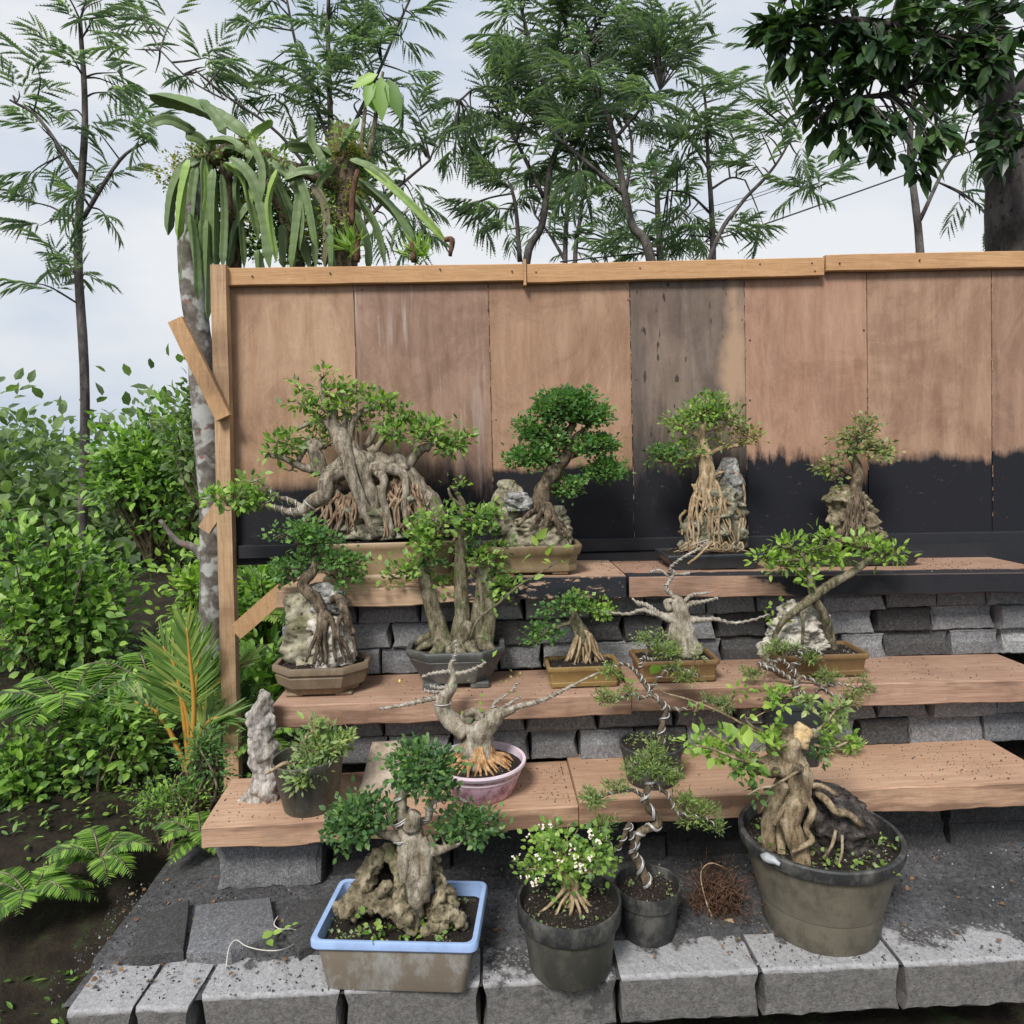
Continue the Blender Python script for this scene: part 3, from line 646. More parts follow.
def on(key, px, py):
    if key == 'g': return on_z(px, py, .004)
    for a, b in PL[key]:
        z = (a[2]+b[2])/2
        for _ in range(4):
            p = on_z(px, py, z); t = (p[0]-a[0])/(b[0]-a[0]); z = a[2]+(b[2]-a[2])*max(-.1, min(1.1, t))
        if t <= 1.0: break
    return on_z(px, py, z+.001)
def stand(key, px, py, dep):
    p = on(key, px, py); p[1] += dep/2; return p
# ------------------------------------------------------------------ fence
YF = 3.15; FC = np.array([at(520, 400, YF)[0], YF, 0.0]); fr = empty('plywood_fence', FC, 'tall plywood screen standing behind the bonsai shelves, its foot painted black', 'fence')
EX = [228, 357.5, 491.5, 632, 746, 868, 992, 1100]
tr = dict(a=(0,0,0))
ply('ply_1', (.34,.20,.125), (.44,.285,.18), (.50,.34,.225), 1.28, 0, -1.2, .04, .03)
ply('ply_2', (.25,.155,.105), (.33,.21,.15), (.39,.26,.19), 1.35, -.0, -.6, .24, .11, wash=.5)
ply('ply_3', (.33,.195,.12), (.40,.25,.16), (.46,.30,.20), 1.315, 0, 0, .03, .012)
ply('ply_4', (.15,.11,.085), (.22,.165,.13), (.28,.215,.17), 1.44, -.05, .55, .24, .16, spots=1, patch=(at(735, 380, YF)[0], 1.74, .075, .55, (.40,.27,.175,1)))
ply('ply_5', (.33,.19,.125), (.41,.245,.165), (.47,.30,.21), 1.37, -.12, .95, .12, .03)
ply('ply_6', (.30,.18,.12), (.38,.24,.16), (.44,.29,.20), 1.33, 0, 1.5, .05)
ply('ply_7', (.27,.17,.12), (.35,.22,.15), (.41,.27,.19), 1.35, 0, 2, .06)
lb = ['pale tan plywood panel at the left end', 'brown plywood panel with whitish drips and a ragged paint edge', 'tan plywood panel with a straight paint edge', 'dark weathered plywood panel with a paler streak', 'reddish plywood panel with wavy grain', 'tan plywood panel behind the right end of the shelf', 'brown plywood panel at the right end']
for i in range(7):
    x0 = at(EX[i], 420, YF)[0]+.0015; x1 = at(EX[i+1], 420, YF)[0]-.0015; z1 = at((EX[i]+EX[i+1])/2, 274 if i < 4 else 266, YF)[2]
    mb = M(); r = RNG(i); n = 40; yj = r.uniform(-.002, .002)
    # slightly ragged vertical edges
    zs = np.linspace(.94, z1, n); rings = []
    for z in zs:
        e0 = .0016*r.random()*(r.random() < .5); e1 = .0016*r.random()*(r.random() < .5); rings.append(np.array([(x0+e0, YF+yj, z), (x1-e1, YF+yj, z), (x1-e1, YF+.012+yj, z), (x0+e0, YF+.012+yj, z)]))
    loft(mb, rings, True, True); q = mb.build('panel', f'ply_{i+1}', fr, FC*[1, 1, 0], smooth=False)
    q.data.transform(Matrix.Translation(Vector((FC[0], 0, 0)))); q.location.x = -FC[0]
    q.data.transform(Matrix.Translation(Vector((0, 0, 0)))); q['label'] = lb[i]
    if i:  # torn veneer slivers along the joint, batten behind it
        sl = M()
        for q_ in range(46 if i in (2, 3) else 22):
            z_ = r.uniform(1.0, z1-.02); h_ = r.uniform(.006, .035); xx = x0-.0015+r.normal()*.0012; w_ = r.uniform(.0006, .0022); sl.add([(xx-w_, YF-.002, z_), (xx, YF-.005, z_), (xx+w_, YF-.002, z_), (xx+.3*w_, YF-.003, z_+h_), (xx-.3*w_, YF-.003, z_+h_)], [[0, 1, 3, 4], [1, 2, 3], [0, 4, 3, 2]])
        tag(sl.build('veneer_splinters', 'plank_light', fr, FC, smooth=False), kind='stuff')
    if i:
        mb = M(); box(mb, x0-.03, x0+.03, YF+.016, YF+.05, .9, z1); mb.build('batten', 'brace_wood', fr, FC, smooth=False)
def rail(px0, px1, pt0, pt1, h, Y, mat, name, th=.03, label=None, bev=.003):
    a = at(px0, pt0, Y); b = at(px1, pt1, Y); mb = M(); n = 12; R_ = []
    for i in range(n+1):
        t = i/n; p = a*(1-t)+b*t; j = .0025*nz3((p[0], Y, 0), 7); z1 = p[2]+j; z0 = p[2]-h+.003*nz3((p[0], 5, 0), 5)
        R_.append(np.array([(p[0], Y+bev, z1), (p[0], Y, z1-bev), (p[0], Y, z0+bev), (p[0], Y+bev, z0), (p[0], Y+th, z0), (p[0], Y+th, z1)]))
    loft(mb, R_[::-1], True, True); q = mb.build(name, mat, fr, FC, smooth=False)
    if label: q['label'] = label
rail(226, 523, 268, 263.5, .072, YF-.032, 'rail_wood', 'top_rail'); rail(526.5, 824, 264, 257, .078, YF-.036, 'rail_wood', 'top_rail'); rail(826, 1060, 254.5, 250, .07, YF-.032, 'rail_wood', 'top_rail')
mb = M(); a = at(524.6, 260, YF-.04); box(mb, a[0]-.006, a[0]+.005, YF-.046, YF, a[2]-.105, a[2]+.003); mb.build('joint_strip', 'rail_wood', fr, FC, smooth=False)
rail(238, 470, 546, 541, .055, YF-.028, 'paint_black', 'bottom_rail'); rail(470, 1060, 541, 531, .055, YF-.026, 'paint_black', 'bottom_rail')
mb = M(); rb = []
def beam(P0, P1, w, t, name, mat, ax=(0, 1, 0), parent=fr, org=FC, n=14, seed=0):
    P0 = np.array(P0); P1 = np.array(P1); d = norm(P1-P0); ax = np.array(ax, float); s_ = norm(np.cross(d, ax)); R_ = []
    for i in range(n+1):
        p = P0+(P1-P0)*i/n; w2 = w*(1+.05*nz3(p, 7, seed)); p = p+s_*.004*nz3(p, 3, seed+4)
        R_.append(np.array([p-s_*w2/2-ax*t/2, p+s_*w2/2-ax*t/2, p+s_*w2/2+ax*t/2, p-s_*w2/2+ax*t/2]))
    m_ = M(); loft(m_, R_, True, True); q = m_.build(name, mat, parent, org, smooth=False); return q
beam(at(220, 266, YF-.035), np.append(at(233.5, 790, YF-.035)[:2], -.05), .062, .05, 'post', 'post_wood', seed=3)
beam(at(176, 320, YF-.10), at(224, 418, YF-.085), .062, .03, 'brace', 'brace_wood', seed=5)['label'] = 'short sawn board nailed across the post high up'
beam(at(205, 530, YF+.02), at(238, 480, YF+.03), .055, .03, 'brace', 'post_wood', seed=7)['label'] = 'cut-off timber slanting behind the post'
beam(at(236, 632, YF-.09), at(284, 590, YF-.14), .068, .03, 'brace', 'brace_wood', seed=9)['label'] = 'diagonal board running from the post up to the top plank'
mb = M(); a = at(286, 560, 3.11); box(mb, a[0], at(1060, 560, 3.11)[0], 3.09, 3.118, .80, .955); mb.build('foot_board', 'paint_black', fr, FC, smooth=False)
for px in (690, 930): beam((at(px, 400, YF)[0], YF+.08, -.2), (at(px, 400, YF)[0], YF+.08, 2.1), .06, .05, 'post', 'post_wood', seed=px)

for i, (px, py) in enumerate([(252,276), (330,273), (440,269), (512,271), (536,272), (640,268), (760,264), (812,263), (815,271), (840,263), (920,260), (362,290), (488,310), (496,420), (628,300), (636,380), (742,320), (750,400), (750,340), (864,330)]):
    c = at(px, py, YF-.038 if py < 280 else YF-.001); mb = M(); tube(mb, [c+[0, .004, 0], c+[0, -.0015, 0]], [.0035, .003], 8, sm=False); mb.build('nail', 'paint_black', fr, FC, smooth=False)
# soil and grit spilled on the planks
r = RNG(31); P_ = []
for k_, (yf, dp) in (('1', (2.27, .33)), ('2', (2.50, .30)), ('3', (2.70, .40))):
    for a, b in PL[k_]:
        n = int(260*(b[0]-a[0])/.9); t = r.random(n); cl = r.random(n) < .7; tc_ = r.random(5); t = np.where(cl, np.clip(tc_[r.integers(0, 5, n)]+r.normal(size=n)*.05, .01, .99), t); t = np.minimum(t, .98)
        P_.append(np.column_stack([a[0]+(b[0]-a[0])*t, yf+.015+r.random(n)*(dp-.03), a[2]+(b[2]-a[2])*t+.0012]))
p = np.concatenate(P_); gm = M(); place(gm, tv, tf, p, r.normal(size=(len(p), 3)), np.tile([0, 0, 1.], (len(p), 1))+r.normal(size=(len(p), 3))*.3, .001+.0035*r.random(len(p))**2)
tag(gm.build('spilled_soil', 'grain', smooth=False), 'crumbs of soil spilled over the shelf planks', kind='stuff')
# ================================================================== bonsai, front row
# --- blue-rimmed tub
o = stand('g', 400, 992, .24)
t = Bonsai('bonsai_tree', 'bonsai with wired top over a hollow rock in the blue-rimmed plastic tub', 'bonsai', o, 1, bark='bark_pale')
ol = ol_rect(.212, .135, .022)
body = t.pot(ol, [(0, .86), (.004, .875), (.115, .96), (.116, 1.0), (.122, 1.035), (.138, 1.035), (.143, 1.02)], .014, .105, 'plastic_blue_dirty', rim=(3, 'plastic_blue'), rotz=math.radians(-6), grains=900, moss=34)
# rock: hollow arch at the left, pieces at the right
def gn(t, pts, name, mat, seg=16, rough=.38, fq=30, label=None): mb = M(); t.limb(pts, seg, rough, fq, mb, 9, reg=False); return t.part(mb, name, mat, label)
G = dict(seg=30, rough=.62, fq=44)
gn(t, [(384,849,.0,4), (375,860,0,8), (367,876,0,9.5), (361,893,-.01,11), (352,907,-.02,11), (341,912,-.02,7)], 'rock', 'rock_tan', label='hollow arching rock', **G)
gn(t, [(383,846,.0,3), (390,852,-.01,6), (397,866,-.03,6.5), (400,880,-.05,6), (399,894,-.06,7), (401,908,-.07,8), (407,920,-.075,9), (416,929,-.07,6)], 'rock', 'rock_tan', **G)
gn(t, [(335,910,.0,5), (348,904,0,10), (364,902,-.02,10), (380,902,-.045,8), (394,908,-.06,9), (408,922,-.07,8)], 'rock', 'rock_tan', **G)
gn(t, [(392,884,-.05,4), (384,889,-.06,6), (379,896,-.055,5)], 'rock', 'rock_tan', 16, .4, 40)
t.rock([(856,366,396), (870,362,398), (900,352,400), (925,350,408)], .25, .06, .12, 24, 'rock_dark', ridged=0)  # near-black backing behind the arch; the hollow's shade is put into its colour
t.rock([(847,431,434), (858,428,440), (874,428,447), (890,429,453), (905,425,457), (925,422,464), (932,420,466)], .7, -.0, .26, 26, 'rock_tan', sq=1.8, ridged=1.3)
gn(t, [(424,934,-.06,6), (436,925,-.06,8), (448,914,-.05,9), (458,918,-.05,7), (464,928,-.04,4)], 'rock', 'rock_tan', **G)
# trunk
t.limb([(413,918,-.02,10), (413,895,-.02,14), (413,868,-.02,14), (414,850,-.02,14), (411,836,-.02,13), (406,828,-.02,10), (402,815,-.02,7), (401,800,-.02,6), (400,784,-.02,5)], 24, .34, 34)
t.limb([(405,900,-.035,5), (404,880,-.045,6), (404,855,-.045,6.5), (408,840,-.03,6)], 14, .34, 36)
t.limb([(424,900,-.03,6), (425,875,-.04,7), (425,850,-.035,7.5), (421,838,-.03,7)], 14, .34, 36)
t.limb([(428,848,-.02,12), (435,850,-.03,6), (446,848,-.03,4), (458,844,-.03,3)], 10, .3, 26)
t.limb([(411,828,-.035,9), (413,818,-.045,8), (416,812,-.045,6)], 12, .15, 26)
t.limb([(404,838,-.02,7), (394,836,-.03,5), (384,834,-.03,4), (372,828,-.03,3)], 10, .3, 26)
t.limb([(420,822,-.02,4), (428,818,-.02,4), (430,806,-.02,3.4), (436,800,-.02,3), (452,798,-.02,2.5), (468,802,-.02,1.6)], 8, .3, 26)
t.wire([(404,842,-.02,10), (402,820,-.03,9), (401,800,-.02,7), (400,786,-.02,6)], 5, 1.3, double=True)
t.wire([(422,822,-.02,5), (430,808,-.02,4.4), (440,800,-.02,3.6), (462,800,-.02,2.5)], 7, 1.0)
t.pad(422,767,42,24,820,6.6,-.02,anchor=(400,786,-.02),mat='leaf_dark',big=True,asp=.72,shell=.4,rd=30,dn=1.35)
t.pad(440,788,28,12,160,6,-.02,anchor=(436,800,-.02),mat='leaf_dark',big=True,asp=.72,shell=.4)
t.pad(360,818,32,22,640,6.8,-.03,anchor=(376,830,-.03),mat='leaf_dark',big=True,asp=.72,shell=.4,rd=30,dn=1.35)
t.pad(342,836,18,16,200,6.5,-.03,anchor=(368,828,-.03),mat='leaf_dark',big=True,asp=.72,shell=.5)
t.pad(386,806,14,10,70,6,-.03,anchor=(395,836,-.03),mat='leaf_dark',big=True,asp=.72)
t.pad(472,825,34,13,600,6.2,-.03,anchor=(452,845,-.03),mat='leaf_dark',big=True,asp=.72,shell=.4)
t.pad(440,832,10,8,50,5.5,-.02,anchor=(446,848,-.03),mat='leaf_dark',big=True,asp=.72)
for x, y in ((388,938), (398,932), (420,936), (372,930), (440,934)): t.pad(x, y-4, 7, 5, 16, 7, -.085+.02*(x % 3), mat='leaf_bright', tw=False, name='weed', asp=.7, big=True)
t.done()
# --- flowering shrub in round pot
def collar_pot(r, h, k=.78): return [(0, k*.96), (.006, k), (h*.70, k+(1-k)*.55), (h*.715, .965), (h*.74, .985), (h*.97, 1.0), (h, .99)], ol_round(56)*r
o = stand('g', 575, 992, .21)
t = Bonsai('flowering_shrub', 'small bushy shrub with pinkish white flowers in a round dirty plastic pot', 'shrub', o, 2, bark='root_tan')
pr, ol = collar_pot(.141, .185); t.pot(ol, pr, .006, .150, 'plastic_dirty', rim=(3, 'plastic_black'), grains=420, moss=14)
t.limb([(572,912,-.01,5), (570,900,0,6), (572,888,0,7), (566,874,0,6), (560,860,0,5)], 12, .3)
for pts in ([(570,892,-.01,2), (562,902,-.03,1.5), (556,915,-.04,1.2), (548,925,-.05,1)], [(574,890,-.01,2.2), (584,905,-.03,1.9), (592,918,-.04,1.5), (604,920,-.03,1.2), (612,932,-.04,.8)], [(572,892,-.02,2.6), (572,908,-.04,2), (568,922,-.05,1.2)],
            [(566,888,-.01,2.2), (550,905,-.02,1.5), (540,912,-.02,1)], [(578,892,0,2), (592,908,-.01,1.6), (600,914,-.01,1)], [(574,895,-.02,2), (580,912,-.05,1.6), (580,926,-.06,1)]): t.limb(pts, 7, .25)
for x, y, rx, ry, n in ((560,852,34,20,420), (535,868,20,13,190), (575,870,26,14,220), (596,850,20,16,230), (566,834,24,10,170), (566,890,13,12,90), (602,868,10,9,60)):
    t.pad(x, y, rx, ry, int(n*.62), 6.4, 0, big=True, anchor=(564,872,0), mat='leaf_ficus' if n % 20 else 'leaf_bright', asp=.75, shell=.35, rd=rx*.9)
fl = M()
for x, y, k in ((516,857,3), (538,858,3), (558,858,4), (571,850,4), (574,856,4), (581,862,3), (585,868,3), (592,835,6), (600,842,5), (536,884,6), (534,878,3), (541,828,4), (552,826,3), (545,872,2), (590,858,4), (529,834,2), (578,866,5), (524,880,2)):
    for q in range(k):
        c = t.P(x+t.rng.normal()*2.6, y+t.rng.normal()*2.6, -.11-.03*t.rng.random()); d = t.rng.normal(size=(4, 3)); place(fl, SM_V, SM_F, np.tile(c, (4, 1)), d, np.tile([0, -1, .6], (4, 1))+t.rng.normal(size=(4, 3))*.4, np.full(4, 1.9/t.s))
t.part(fl, 'flowers', 'petal')
mb = M(); t.limb([(560,934,-.05,5), (572,936,-.06,10), (584,935,-.05,4)], 10, .15, 30, mb, reg=False); t.part(mb, 'stone', 'rock_pale')
t.done()
# --- wired juniper in small black pot
o = stand('g', 654, 949, .15)
t = Bonsai('juniper_bonsai', 'tall juniper with thick white wire spiralling up its S-shaped trunk, in a small black pot', 'bonsai', o, 3, bark='bark_brown')
pr, ol = collar_pot(.096, .145); t.pot(ol, pr, .005, .118, 'plastic_black', grains=260, moss=5)
TR = [(650,888,0,5), (643,872,0,4.8), (636,858,0,4.6), (634,845,-.0,4.4), (640,832,0,4.2), (656,826,0,4), (658,818,0,3.8), (648,808,0,3.6), (645,796,0,3.4), (650,784,0,3), (656,772,0,2.4), (650,760,0,1.8)]
t.limb(TR, 9, .2); t.wire(TR[:11], 13, 1.6, .95, double=True)
B2 = [[(636,858,0,3), (632,840,-.02,2.6), (629,824,-.03,2.4), (622,842,-.03,2.2), (614,850,-.02,2), (606,838,-.02,1.6), (600,830,-.02,1)],
      [(646,798,0,2.6), (632,790,-.01,2), (616,792,-.01,1.6), (600,796,-.01,1.2), (590,798,-.01,.8)], [(652,784,0,2.4), (668,795,-.01,2), (676,812,-.02,1.6), (688,816,-.02,1.4), (704,818,-.02,1), (716,826,-.02,.8)],
      [(650,772,0,2), (640,762,0,1.4), (628,768,0,1)], [(656,772,0,2), (668,768,0,1.4), (680,776,0,1)]]
for b in B2: t.limb(b, 6, .2); t.wire(b, len(b)*2.2, 1.0, .9)
for x, y, rx, ry, n in ((652,764,26,16,420), (636,772,18,12,200), (672,776,14,10,150), (594,797,16,8,220), (616,788,12,7,110), (700,812,20,12,280), (684,800,14,9,150), (716,828,9,6,90), (602,824,14,8,150), (655,750,12,8,110), (690,822,12,6,90)):
    t.pad(x, y, rx, ry, int(n*1.7), 5.2, -.01, mat='needle', asp=.26, shell=.2, rd=rx*.8, cr=5, up=.9, twr=.35)
t.done()
# --- root ball
rb = empty('root_ball', on('g', 718, 912), 'dried brown ball of fibrous roots lying on the grit beside the big bucket', 'root ball'); c = np.array(rb.location); rng = RNG(9); mb = M()
for k in range(320):
    a = rng.normal(size=3)*np.array([.030, .026, .026])+c+[0, 0, .05]; d = rng.normal(size=3); pts = [a]
    for j in range(5): d = norm(d+rng.normal(size=3)*.7); a = a+d*.018; a[2] = max(a[2], c[2]+.004); pts.append(a)
    tube(mb, pts, .0011, 4, m=2, cap=False)
mb.build('root_fibres', 'fibre', rb, c)
mb = M(); tube(mb, [c+np.array(q) for q in ((-.03, -.04, .01), (-.045, -.02, .06), (-.05, .0, .12), (-.02, .0, .15), (.03, 0, .13))], [.003, .0025, .002, .0015, .001], 5); tube(mb, [c+np.array(q) for q in ((.0, -.05, .004), (.02, -.06, .012), (.03, -.065, .004))], [.004, .006, .002], 6); mb.build('root_stalk', 'root_tan', rb, c)
# --- big bucket at the right with thick-trunked tree
o = stand('g', 846, 957, .31)
t = Bonsai('stump_bonsai', 'thick twin-trunked stump with pale twisting roots in the big round bucket', 'bonsai', o, 4, bark='bark_tan')
ol = ol_round(64)*.222; t.pot(ol, [(0, .70), (.006, .72), (.09, .77), (.092, .782), (.235, .955), (.237, 1.0), (.25, 1.02), (.268, 1.02), (.272, 1.0)], .010, .235, 'plastic_bucket', rim=(5, 'plastic_black'), grains=1100, moss=46)
mb = M(); rim_ = [t.o+np.array([.229*math.cos(a), .229*math.sin(a), .262-abs(a-3.72)*.03]) for a in (3.58, 3.66, 3.74, 3.84)]; tube(mb, rim_, [.006, .015, .013, .006], 8, .5); t.part(mb, 'tape', 'white_bag', 'scrap of clear plastic tied to the rim')
t.limb([(803,872,-.12,8.5), (800,850,-.10,9), (795,838,-.10,9.5), (790,824,-.09,9.5), (794,809,-.09,10), (800,796,-.08,10), (800,780,-.07,12), (794,768,-.05,14), (790,756,-.05,12), (790,742,-.05,12), (789,736,-.05,9)], 22, .20, 30)
t.limb([(770,850,-.03,6.5), (768,835,-.03,7), (770,818,-.03,7.5), (777,800,-.03,8), (786,780,-.04,10)], 18, .2, 30)
t.limb([(783,862,-.07,4), (781,845,-.05,4.5), (779,830,-.04,4), (784,812,-.05,4)], 12, .2, 30)
t.limb([(796,768,-.05,13), (784,766,-.05,13), (770,766,-.05,10), (754,768,-.05,7.5), (747,770,-.05,5)], 18, .3, 34)
gn(t, [(786,742,-.05,8), (785,732,-.055,7.5), (784,727,-.055,7)], 'cut_branch', 'bark_tan'); gn(t, [(797,745,-.05,10), (801,735,-.05,9), (806,726,-.05,8)], 'cut_branch', 'cut_wood'); gn(t, [(806,735,-.04,4), (812,733,-.04,5), (817,733,-.04,4.5)], 'cut_branch', 'bark_pale')
for c_, x, y, r in (('k', 797,768,6), ('k', 776,770,5)): gn(t, [(x, y, -.12, r*.3), (x, y+1, -.125, r), (x+1, y+3, -.12, r*.6)], 'knot', 'bark_brown', 10)
t.rock([(786,808,832), (800,800,858), (820,795,872), (845,790,880), (868,786,884)], .8, .0, .12, 20, 'rock_dark', 'root_mass', sq=2.1)
for pts in ([(815,792,-.06,3.5), (826,800,-.10,4), (836,812,-.12,4), (848,814,-.12,3.6), (862,826,-.12,3)], [(808,798,-.09,3.5), (813,812,-.12,3.5), (806,828,-.13,3), (812,840,-.14,2.8), (800,848,-.14,2.4), (792,852,-.14,1.6)], [(806,786,-.07,3), (822,786,-.09,2.6), (838,796,-.1,2)],
            [(790,800,-.08,3), (780,814,-.09,2.6), (774,826,-.08,1.8)], [(765,815,-.02,2), (763,838,-.03,2), (764,850,-.03,1.4)], [(836,830,-.14,1.6), (832,845,-.15,1.6), (824,858,-.15,1.2)], [(842,835,-.14,1.4), (842,852,-.15,1.2), (838,866,-.16,1)], [(768,800,-.03,1.5), (760,812,-.03,1.3)]):
    t.limb(pts, 7, .2, mb=None, reg=False)
# shoots: long arching ones toward the left
t.limb([(789,733,-.05,2.4), (772,735,-.06,1.6), (752,726,-.06,1.2), (744,716,-.06,.9)], 5, .1); t.limb([(788,748,-.05,1.8), (750,728,-.06,1.6), (720,712,-.07,1.2), (690,700,-.08,1), (668,694,-.08,.7)], 5, .1)
t.limb([(770,765,-.05,2), (748,756,-.1,1.5), (722,740,-.12,1.2), (708,728,-.12,.8)], 5, .1); t.limb([(765,765,-.05,2), (740,760,-.14,1.6), (715,750,-.16,1.2), (695,745,-.16,.8)], 5, .1)
t.limb([(812,735,-.04,1.8), (826,722,-.04,1.4), (840,705,-.04,1)], 5, .1); t.limb([(814,745,-.04,1.8), (832,748,-.05,1.4), (852,740,-.05,1)], 5, .1)
t.limb([(800,770,-.15,1.4), (775,785,-.17,1.2), (760,788,-.17,.9), (748,795,-.17,.6)], 5, .1)
for x, y, rx, ry, n, L, m_ in ((744,750,14,9,13,19,'leaf_bright'), (712,748,20,11,60,11,'leaf_bright'), (700,738,12,7,20,10,'leaf_bright'), (740,765,20,9,60,9,'leaf_ficus'), (765,745,16,9,50,9,'leaf_bright'), (695,712,10,6,8,8,'leaf_bright'), (722,738,10,5,10,9,'leaf_bright'), (757,790,12,10,36,8,'leaf_dark'), (735,768,14,10,26,9,'leaf_ficus'), (652,684,3,3,2,24,'leaf_bright'), (818,752,12,14,60,7,'leaf_dark'), (748,712,6,3,5,8,'leaf_bright'), (780,700,16,12,50,9,'leaf_bright'), (770,725,10,6,18,8,'leaf_bright'), (832,712,18,16,70,8,'leaf_herb'), (846,742,16,12,60,8,'leaf_bright'), (826,735,14,12,50,7.5,'leaf_ficus'), (808,702,14,10,40,8,'leaf_herb'), (738,690,10,6,16,8,'leaf_bright')):
    t.pad(x, y, rx, ry, n, L, -.10 if x < 790 else -.04, mat=m_, asp=.6, big=True, shell=.2, name='leaf_cluster', cr=L*.9, twr=.3)
q_ = t.onsoil(60); q_ = q_[q_[:, 1] < t.Y-.02][:16]
for q in q_:
    mb = M(); clumps(mb, t.rng, q+[0, 0, .012], np.array([.014, .014, .008]), int(t.rng.integers(5, 11)), .017, .85, 3, None, True, .8); t.part(mb, 'weed', 'leaf_bright' if t.rng.random() < .6 else 'leaf_herb')
t.done()
# --- string, leaf litter
mb = M(); pts = [(226,968), (229,948), (236,940), (246,946), (262,950), (280,950), (294,944), (300,934), (292,929), (280,929), (274,924), (278,916)]
c = on_z(260, 945, .012); P = [on_z(x, y, .026+.006*((i*7) % 3)+(.02 if x < 282 and y < 955 else 0)) for i, (x, y) in enumerate(pts)]; tube(mb, P, .0016, 5); mb.build('string', 'string', org=c); tag(bpy.data.objects['string'], 'thin pale string curling over the grit left of the tub', 'string')
mb = M(); p = np.array([on_z(x, y, .055) for x, y in ((262,938), (268,940), (272,934), (284,929), (292,925))]); place(mb, BG_V, BG_F, p, np.array([[.5,.3,.1], [.4,-.5,0], [1,.2,.2], [.8,.4,.2], [1,.5,.1]]), np.tile([0, -.3, 1.], (5, 1)), [.035, .03, .03, .022, .018], [.03, .022, .02, .014, .01]); tag(mb.build('fallen_leaves', 'leaf_bright', org=p[0]), 'few green fallen leaves on the grit beside the string', 'leaves')
# ================================================================== lowest shelf
# weathered driftwood stump
o = stand('1', 252, 806, .09); t = Bonsai('driftwood', 'weathered whitish driftwood stump standing upright on the left end of the lowest plank', 'driftwood', o, 11)
t.rock([(690,256,269), (698,254,271), (712,247,274), (740,245,277), (760,249,285), (775,252,284), (786,248,282), (795,240,284), (801,236,283), (805,240,276)], .5, 0, .16, 16, 'driftwood', 'stump', sq=1.6, seg=64, nr=70, ridged=1.2)
# herb in tilted black pot
o = stand('1', 307, 815, .13); t = Bonsai('potted_herb', 'bushy small-leaved herb spilling over a slightly leaning dirty nursery pot', 'potted plant', o, 12, bark='root_tan')
ol = ol_round(48)*.112; pr = [(0, .74), (.005, .77), (.135, .97), (.14, 1.0), (.162, 1.02), (.165, 1.0)]
t.pot(ol, pr, .005, .125, 'plastic_dirty', grains=160)
t.limb([(318,770,.02,4), (316,755,.02,3.5), (308,742,.0,3), (316,730,.0,2.4)], 8, .2); t.limb([(302,772,-.03,2), (290,762,-.06,2), (276,768,-.09,1.8), (268,772,-.1,1.2)], 6, .1); t.limb([(320,760,.02,2), (336,745,.02,1.6), (346,735,.02,1)], 6, .1)
for x, y, rx, ry, n, dy in ((318,748,30,20,300,-.02), (312,764,24,16,240,-.07), (332,742,18,14,130,-.0), (305,780,12,12,80,-.11), (346,742,9,8,50,.0), (320,728,14,7,60,0)):
    t.pad(x, y, rx, ry, n, 8, dy, mat='leaf_herb', asp=.42, shell=.2, anchor=(316,756,.0), big=False, twr=.5, cr=8)
t.pad(317, 721, 2, 4, 4, 9, 0, mat='leaf_bright', tw=False, name='leaf_cluster', up=3, big=True, asp=.4)
r_ = t.done(); r_.rotation_euler = (0, math.radians(-3), 0)
# leaning slab
mb = M(); q = [at(x, y, Y) for x, y, Y in ((356,800,2.42), (372,742,2.56), (402,740,2.57), (430,800,2.40))]; P = dens(np.array(q), 6); c = P.mean(0); nn = np.array([0, -.92, .38])
J = lambda k, d: np.array([c+(a-c)*k*(1+.05*nz3(a, 14))+nn*(d+.006*nz3(a, 16, 4)) for a in P]); loft(mb, [J(1, -.022), J(1.02, -.012), J(1.0, -.002), J(.85, .002), J(.5, .004), J(.2, .003)], True, True)
o = mb.build('stone_slab', 'slab_stone', org=c); tag(o, 'flat tan stone slab leaning on the block wall behind the tub bonsai', 'stone slab')
# pink basin
o = stand('1', 480, 805, .20); t = Bonsai('stump_bonsai', 'nearly bare stump bonsai with orange spreading roots and wired arms in the pink basin', 'bonsai', o, 13, bark='bark_pale')
ol = ol_round(60)*.148; t.pot(ol, [(0, .70), (.006, .74), (.06, .90), (.085, .955), (.09, 1.0), (.10, 1.04), (.106, 1.03)], .010, .083, 'plastic_pink_dirty', rim=(4, 'plastic_pink'), grains=420)
t.limb([(477,764,0,22), (477,750,0,17), (478,738,0,15), (477,727,0,16), (474,720,0,15)], 22, .16, 24)
t.limb([(466,730,0,13), (456,724,0,10), (446,716,0,8.5), (442,706,0,8), (443,699,0,7.5), (448,692,0,6.5), (452,684,0,5.5), (453,676,0,3.6), (451,666,0,2.8), (453,660,0,2)], 14, .14, 24)
t.limb([(482,730,0,13), (490,722,0,10), (498,714,0,8), (505,712,0,5), (515,710,0,3)], 14, .2, 24)
t.limb([(470,720,-.01,7), (464,715,-.02,4), (474,712,-.02,4), (480,718,-.01,6)], 10, .3, 30)
